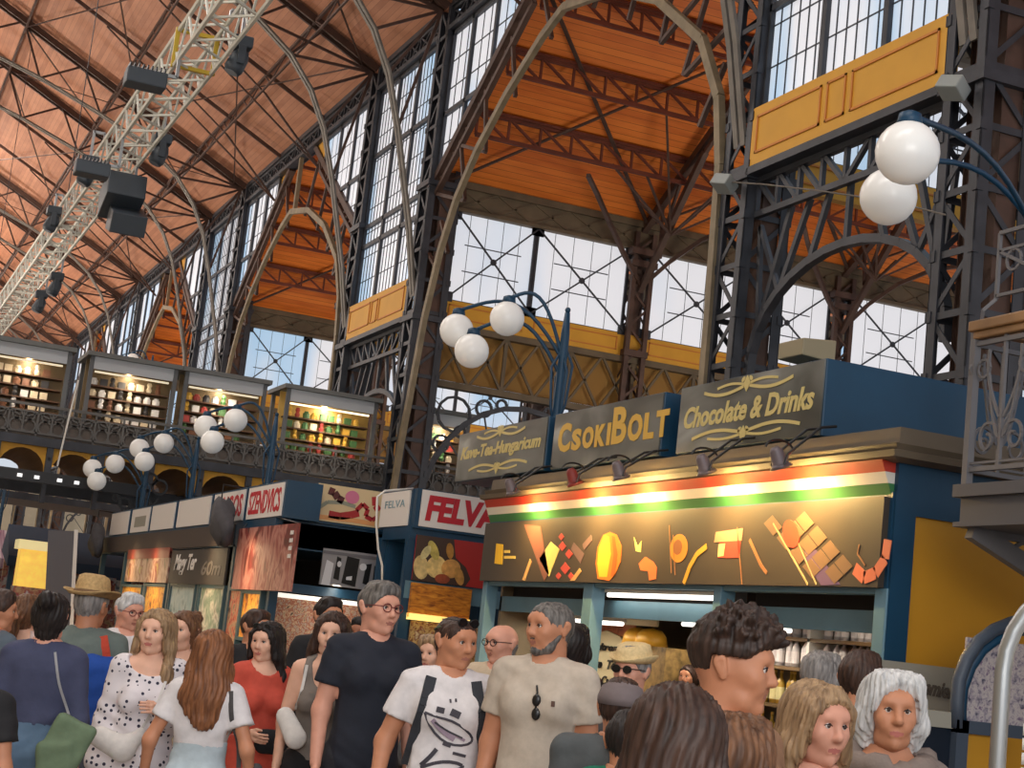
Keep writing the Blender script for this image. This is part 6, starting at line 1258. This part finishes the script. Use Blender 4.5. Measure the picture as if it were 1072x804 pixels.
# front row, middle
o = person('tall man in navy tee with red framed glasses and greying hair', 402, 636, 7.7, 16, 'm', 'pink', ('short', 'salt'), (22, 0, 0), 1.0, ('tee', C_NAVY), ('trousers', C_DK), {'R': 'down', 'L': 'down'}, fs=1.05); glasses(o, FR_RED); P_NAVY = o
o = person('man in white sketch print tee with sunglasses on his head', 480, 671, 6.9, 8, 'm', 'tan', ('buzz', 'dark'), (30, 4, 0), 1.06, ('tee', C_WHITE), ('trousers', C_DK), {'R': 'out', 'L': 'out'}); P_TEE = o
glasses(o, FR_BL, True, lensmat=LENS, name='sunglasses')
M = o['HM']; c = MB(); c.tube([M @ Vector((.092*math.cos(a), .012+.100*math.sin(a)-.0, .062-.03*math.sin(a))) for a in [PI*k/16 for k in range(17)]], .004, 5); c.build('sunglass_strap', mat('strap_green', S(66, 84, 60), .5), o['root'], True, world=False)
INK = mat('ink_print', S(62, 58, 66), .7); INKP = mat('ink_lilac', S(150, 132, 146), .7)
z0 = o['Z'](1.0)
def ink(pts, w, mt, nm_='print'): strap(o, nm_, [(x*1.25, o['Z'](z+.03)) for x, z in pts], mt, w*1.1, -1, .003)
for pts, w in ((((-.10, 1.27), (-.05, 1.25), (.0, 1.25), (.06, 1.21), (.10, 1.17), (.08, 1.14), (.02, 1.13), (-.03, 1.15), (-.08, 1.21), (-.10, 1.27)), .010), (((-.06, 1.23), (-.02, 1.20), (.05, 1.17)), .008), (((-.06, 1.29), (-.03, 1.285)), .024), (((-.005, 1.285), (.03, 1.27)), .03), (((-.09, 1.02), (-.02, 1.06), (.05, 1.06), (.08, 1.035), (.02, 1.02), (-.04, 1.01), (-.1, 1.0)), .014), (((-.10, .985), (-.02, .995), (.08, 1.0)), .016), (((-.04, 1.11), (-.06, 1.07), (-.09, 1.03)), .018), (((.02, 1.10), (.07, 1.09)), .012), (((-.01, 1.34), (-.008, 1.325)), .008), (((.01, 1.345), (.012, 1.33)), .008), (((-.02, 1.14), (.01, 1.13)), .016)): ink(pts, w, INK)
for pts, w in ((((-.07, 1.24), (-.03, 1.19), (.02, 1.16)), .02), (((0, 1.19), (.06, 1.16)), .012)): ink(pts, w, INKP)
pk = blobthing(o, 'backpack', 'dark backpack on the man in the printed white tee', 'backpack', [((-.0, .24, o['Z'](1.36)), (0, .25, o['Z'](1.08)), .11, .13, (1.1, .7, 1))], cloth('pack_dark', (46, 48, 54)))
for sd in (-1, 1): strap(o, 'strap', [(sd*.105, o['Z'](1.46)), (sd*.125, o['Z'](1.36)), (sd*.15, o['Z'](1.2)), (sd*.165, o['Z'](1.05))], cloth('pack_dark', (46, 48, 54)), .05, -1, .014, pk)
o = person('man in beige tee with black sunglasses hooked on his collar', 570, 655, 6.7, -18, 'm', 'tan', ('crop', 'salt'), (-32, 2, 0), 1.03, ('tee', C_BEIGE), ('trousers', C_DK), {'R': 'down', 'L': 'down'}); beard(o, HM['salt'])
c = MB(); p0 = surf(o, .02, o['Z'](1.36), -1, .012)
for k in (0, 1): c.sph(p0+Vector((.004*k, -.004, -.035-.06*k)), .028, 12, (.75, .35, 1))
c.tube([p0+Vector((-.006, 0, .03)), p0, p0+Vector((0, -.004, -.12))], .005, 5); c.build('sunglasses', FR_BL, o['root'], True, world=False)
c = MB(); p1 = surf(o, .10, o['Z'](1.32), -1, .002); c.box(p1-Vector((.008, .003, .012)), p1+Vector((.008, .003, .012))); c.build('chest_logo', mat('logo_brown', S(96, 70, 60), .7), o['root'], world=False)
# women and men left of the middle
o = person('woman in grey tank top with long brown hair and white shoulder bag', 347, 663, 8.1, 0, 'f', 'fair', ('long', 'dark'), (-6, 2, 0), .96, ('tank', C_TAUPE, .92), ('trousers', C_BLACK), {'R': 'down', 'L': 'down'})
b = blobthing(o, 'shoulder_bag', 'small white shoulder bag under the arm of the tank top woman', 'bag', [((-.19, -.08, o['Z'](1.16)), (-.12, -.12, o['Z'](1.05)), .05, .06, (1, .6, 1))], cloth('bag_white', (212, 206, 200))); strap(o, 'strap', [(-.11, o['Z'](1.45)), (-.12, o['Z'](1.3)), (-.14, o['Z'](1.2))], cloth('bag_white', (212, 206, 200)), .016, -1, .006, b)
o = person('woman in coral top with black hair and sunglasses on her head', 284, 672, 8.8, 20, 'f', 'fair', ('longback', 'black'), (-48, 4, 0), 1.0, ('tee', C_CORAL, .92), ('skirt', C_CORAL), {'R': 'bent', 'L': 'bent'}); glasses(o, FR_BL, True, lensmat=LENS, name='sunglasses')
b = blobthing(o, 'handbag', 'black handbag held by the woman in the coral top', 'handbag', [((-.02, -.22, o['Z'](1.02)), (.14, -.22, o['Z'](1.02)), .06, .06, (1, .6, 1.2))], C_BLACK)
o = person('man in black tee behind the woman in coral', 270, 657, 10.4, 10, 'm', 'tan', ('short', 'dark'), (40, 0, 0), 1.0, ('tee', C_BLACK), ('trousers', C_DK))
o = person('woman in white tee and pale jeans seen from behind, long auburn hair', 226, 684, 7.3, 168, 'f', 'tan', ('longback', 'auburn'), (14, 0, 0), 1.02, ('tee', C_WHITE, 1.13), ('trousers', C_LJEAN, 1.17), {'R': 'out', 'L': 'out'})
b = blobthing(o, 'shoulder_bag', 'dark grey shoulder bag on the woman in the white tee', 'bag', [((-.28, -.03, o['Z'](.98)), (-.27, .04, o['Z'](.92)), .07, .08, (.6, 1, 1.2))], cloth('bag_grey', (70, 66, 66))); strap(o, 'strap', [(-.13, o['Z'](1.45)), (-.15, o['Z'](1.3)), (-.19, o['Z'](1.15)), (-.2, o['Z'](1.04))], cloth('bag_grey', (70, 66, 66)), .022, 1, .006, b)
o = person('woman in white polka dot dress with long light brown hair', 163, 661, 7.7, 0, 'f', 'fair', ('long', 'blond'), (-20, 0, 0), 1.0, None, ('dress', C_DOT), {'R': 'down', 'L': 'hold'})
b = blobthing(o, 'handbag', 'white crescent bag worn by the polka dot dress woman', 'handbag', [((-.2, -.17, o['Z'](1.04)), (-.08, -.2, o['Z'](.99)), .055, .065, (1, .7, 1)), ((-.08, -.2, o['Z'](.99)), (.0, -.18, o['Z'](1.08)), .06, .03, (1, .7, 1))], cloth('bag_white', (212, 206, 200))); strap(o, 'strap', [(.1, o['Z'](1.44)), (.06, o['Z'](1.25)), (.0, o['Z'](1.1))], cloth('bag_white', (212, 206, 200)), .014, -1, .006, b)
o = person('woman with tied brown hair just behind the polka dot dress', 192, 660, 8.6, 0, 'f', 'fair', ('bun', 'brown'), (-28, 0, 0), 1.0, ('tee', cloth('sand', (178, 160, 136))), ('trousers', C_DK))
o = person('white haired older man in white tee with glasses', 137, 640, 10.0, 6, 'm', 'pink', ('short', 'white'), (24, 6, 0), 1.05, ('tee', C_WHITE), ('trousers', C_KHAKI)); glasses(o, FR_RED)
o = person('man in straw hat and grey green tee with blue backpack, back turned', 98, 634, 8.6, 172, 'm', 'tan', ('short', 'grey'), (-20, 0, 0), 1.08, ('tee', C_SAGE), ('shorts', cloth('grey_denim', (96, 100, 112))), {'R': 'down', 'L': 'down'}); P_HAT = o
hat(o, .165, .125, mat('straw', S(178, 146, 98), .8, 0, .2, 60, .4), mat('hat_band_brown', S(112, 84, 56), .8), .05)
b = boxthing(o, 'backpack', 'royal blue backpack hung on the straw hat man by one red strap', 'backpack', [((-.12, .25, o['Z'](1.14)), (.13, .085, .22), .08, .05)], cloth('pack_blue', (24, 72, 156))); strap(o, 'strap', [(-.10, o['Z'](1.47)), (-.13, o['Z'](1.38)), (-.15, o['Z'](1.30))], cloth('strap_red', (196, 72, 50)), .05, 1, .012, b)
o = person('dark haired woman in navy top and denim shorts, back turned', 55, 645, 7.3, 176, 'f', 'pink', ('bun', 'black'), (-10, 0, 0), 1.14, ('elbow', C_NAVYB, 1.08), ('shorts', cloth('denim_mid', (84, 108, 132)), 1.12), {'R': 'down', 'L': 'down'})
b = boxthing(o, 'shoulder_bag', 'sage green shoulder bag hanging behind the woman in navy', 'bag', [((-.17, .21, o['Z'](1.02)), (.10, .045, .12), .025, .35), ((-.13, .23, o['Z'](.90)), (.085, .04, .12), .025, -.1)], cloth('bag_sage', (100, 118, 92))); strap(o, 'strap', [(-.05, o['Z'](1.46)), (-.09, o['Z'](1.3)), (-.16, o['Z'](1.14))], mat('strap_pale', S(150, 148, 150), .6), .012, 1, .006, b)
person('woman in pale top with dark shoulder strap behind the woman in navy', 36, 641, 9.6, 150, 'f', 'fair', ('tied', 'brown'), (0, 0, 0), 1.0, ('tank', cloth('pale_pink', (206, 180, 172))), ('trousers', C_DK))
person('dark haired man in grey blue top at the frame edge, facing away', 12, 640, 9.0, 120, 'm', 'tan', ('short', 'dark'), (-30, 0, 0), 1.05, ('long', C_GRAYBL), ('trousers', C_DK))
o = person('person in black at the very frame edge, lower than the others', -18, 690, 6.2, 160, 'm', 'tan', ('short', 'black'), (0, 0, 0), 1.0, ('tee', C_BLACK), ('trousers', C_DK))
person('dark haired man behind the long haired tank top woman', 350, 645, 10.2, 30, 'm', 'tan', ('short', 'black'), (0, 0, 0), 1.0, ('tee', C_BLACK), ('trousers', C_DK))
person('darker skinned man half hidden between tank top woman and navy tee man', 373, 662, 12.0, -20, 'm', 'deep', ('short', 'black'), (0, 0, 0), 1.0, ('tee', cloth('rust', (120, 66, 52))), ('trousers', C_DK))
o = person('bald man with dark glasses behind the beige tee man', 520, 672, 9.2, -20, 'm', 'pink', ('bald', 'grey'), (-24, 4, 0), 1.05, ('tee', cloth('oatmeal', (196, 176, 150))), ('trousers', C_DK)); glasses(o, FR_BL, lensmat=None)
person('dark haired woman hidden behind the shoulder of the beige tee man', 600, 676, 8.4, 170, 'f', 'tan', ('bob', 'black'), (0, 0, 0), 1.0, ('tee', C_BLACK), ('trousers', C_DK))
person('blond woman behind the man in the printed tee', 446, 684, 9.6, -30, 'f', 'fair', ('bob', 'blond'), (0, 0, 0), 1.0, ('tee', C_GREY), ('trousers', C_DK))
# right of the middle
o = person('person in pale straw hat and dark sunglasses at the stall counter', 664, 702, 8.0, 10, 'm', 'pink', ('short', 'grey'), (-40, 0, 0), 1.0, ('tee', C_GREY), ('trousers', C_DK)); hat(o, .135, .10, mat('straw_pale', S(216, 190, 140), .8, 0, .12, 60, .3), None, .1); glasses(o, FR_BL, lensmat=LENS, name='sunglasses')
o = person('person in grey brown cap with dark backpack, back turned', 657, 742, 6.1, 160, 'm', 'tan', ('short', 'dark'), (20, 0, 0), .98, ('tee', cloth('dark_olive', (70, 70, 66))), ('trousers', C_DK)); M = o['HM']
c = MB(); c.lathe([(.1, -.0), (.101, .03), (.085, .075), (.04, .1), (0, .105)], 24, (0, 0, 0), M @ Matrix.Translation((0, .015, .02)) @ Matrix.Diagonal((.97, 1.12, 1, 1))); c.prism([(-.075, -.08), (-.06, -.16), (0, -.18), (.06, -.16), (.075, -.08)], M @ Matrix.Translation((0, .01, .025)), .006); c.build('cap', cloth('cap_brown', (112, 100, 100)), o['root'], True, world=False)
b = boxthing(o, 'backpack', 'dark grey backpack on the person in the brown cap', 'backpack', [((.02, .24, o['Z'](1.24)), (.16, .09, .24), .07, 0)], cloth('pack_grey', (78, 82, 84))); strap(o, 'strap', [(.09, o['Z'](1.44)), (.13, o['Z'](1.30)), (.15, o['Z'](1.1))], cloth('pack_dark', (46, 48, 54)), .045, 1, .012, b)
o = person('short dark haired child in green top, back turned, below the brown cap', 659, 775, 5.8, 175, 'm', 'tan', ('short', 'black'), (0, 0, 0), .92, ('tee', cloth('green', (20, 110, 84))), ('trousers', C_DK), fs=.98); c = MB(); text('print', '8', C_WHITE, WM[o['root'].name] @ frame(surf(o, .0, o['Z'](1.36), 1, .004), (-1, 0, 0), (0, 0, 1)), .1, None, o['root'])
o = person('young man with thick dark curly hair in profile near the camera', 800, 700, 4.2, 62, 'm', 'tan', ('curly', 'espresso'), (18, 2, 0), 1.0, ('tee', cloth('tan_print', (150, 112, 84))), ('trousers', C_DK))
o = person('person with long brown hair seen from behind, nearest to the camera', 716, 778, 3.4, 172, 'f', 'tan', ('longback', 'dark'), (0, 6, 0), 1.0, ('tee', cloth('brown', (80, 66, 60))), ('trousers', C_DK), fs=1.08)
o = person('person with short brown hair close beside the long brown hair', 772, 798, 3.85, 168, 'm', 'tan', ('bob', 'brown'), (-16, 0, 0), 1.0, ('tee', cloth('brown', (80, 66, 60))), ('trousers', C_DK))
o = person('woman with long dark blond hair looking right, near the camera', 870, 758, 4.45, 24, 'f', 'pink', ('long', 'blond'), (14, 4, 0), 1.0, ('tee', C_GREY), ('trousers', C_DK), fs=1.0)
o = person('woman with silver white bobbed hair looking at the camera', 938, 744, 5.0, 10, 'f', 'tan', ('bob', 'white'), (4, 0, 0), 1.0, ('long', cloth('taupe_knit', (118, 106, 100), .5)), ('trousers', C_DK), fs=1.05)
A = o['HM']; c = MB(); c.tube([A @ Vector((.115*math.cos(a)*(1.0+.06*math.sin(a*7)), -.005+.125*math.sin(a), -.158+.010*math.sin(a*5)+.025*math.sin(a))) for a in [2*PI*k/28 for k in range(29)]], [.042+.009*math.sin(k*2.1) for k in range(29)], 10); c.build('scarf', cloth('scarf_taupe', (126, 112, 104), .6), o['root'], True, world=False)
person('dark haired man facing away behind the silver haired woman', 906, 712, 6.6, 168, 'm', 'tan', ('short', 'dark'), (-10, 0, 0), 1.0, ('tee', C_GREY), ('trousers', C_DK))
person('grey haired person bending near the bottle shelf of the stall', 868, 706, 8.6, 150, 'f', 'fair', ('bob', 'grey'), (0, 0, 0), 1.0, ('tee', cloth('rose', (150, 120, 116))), ('trousers', C_DK))
person('dark haired shop assistant behind the counter in the stall', 716, 708, 14.3, -30, 'f', 'tan', ('tied', 'dark'), (0, 0, 0), 1.0, ('tee', C_BLACK), ('trousers', C_DK))
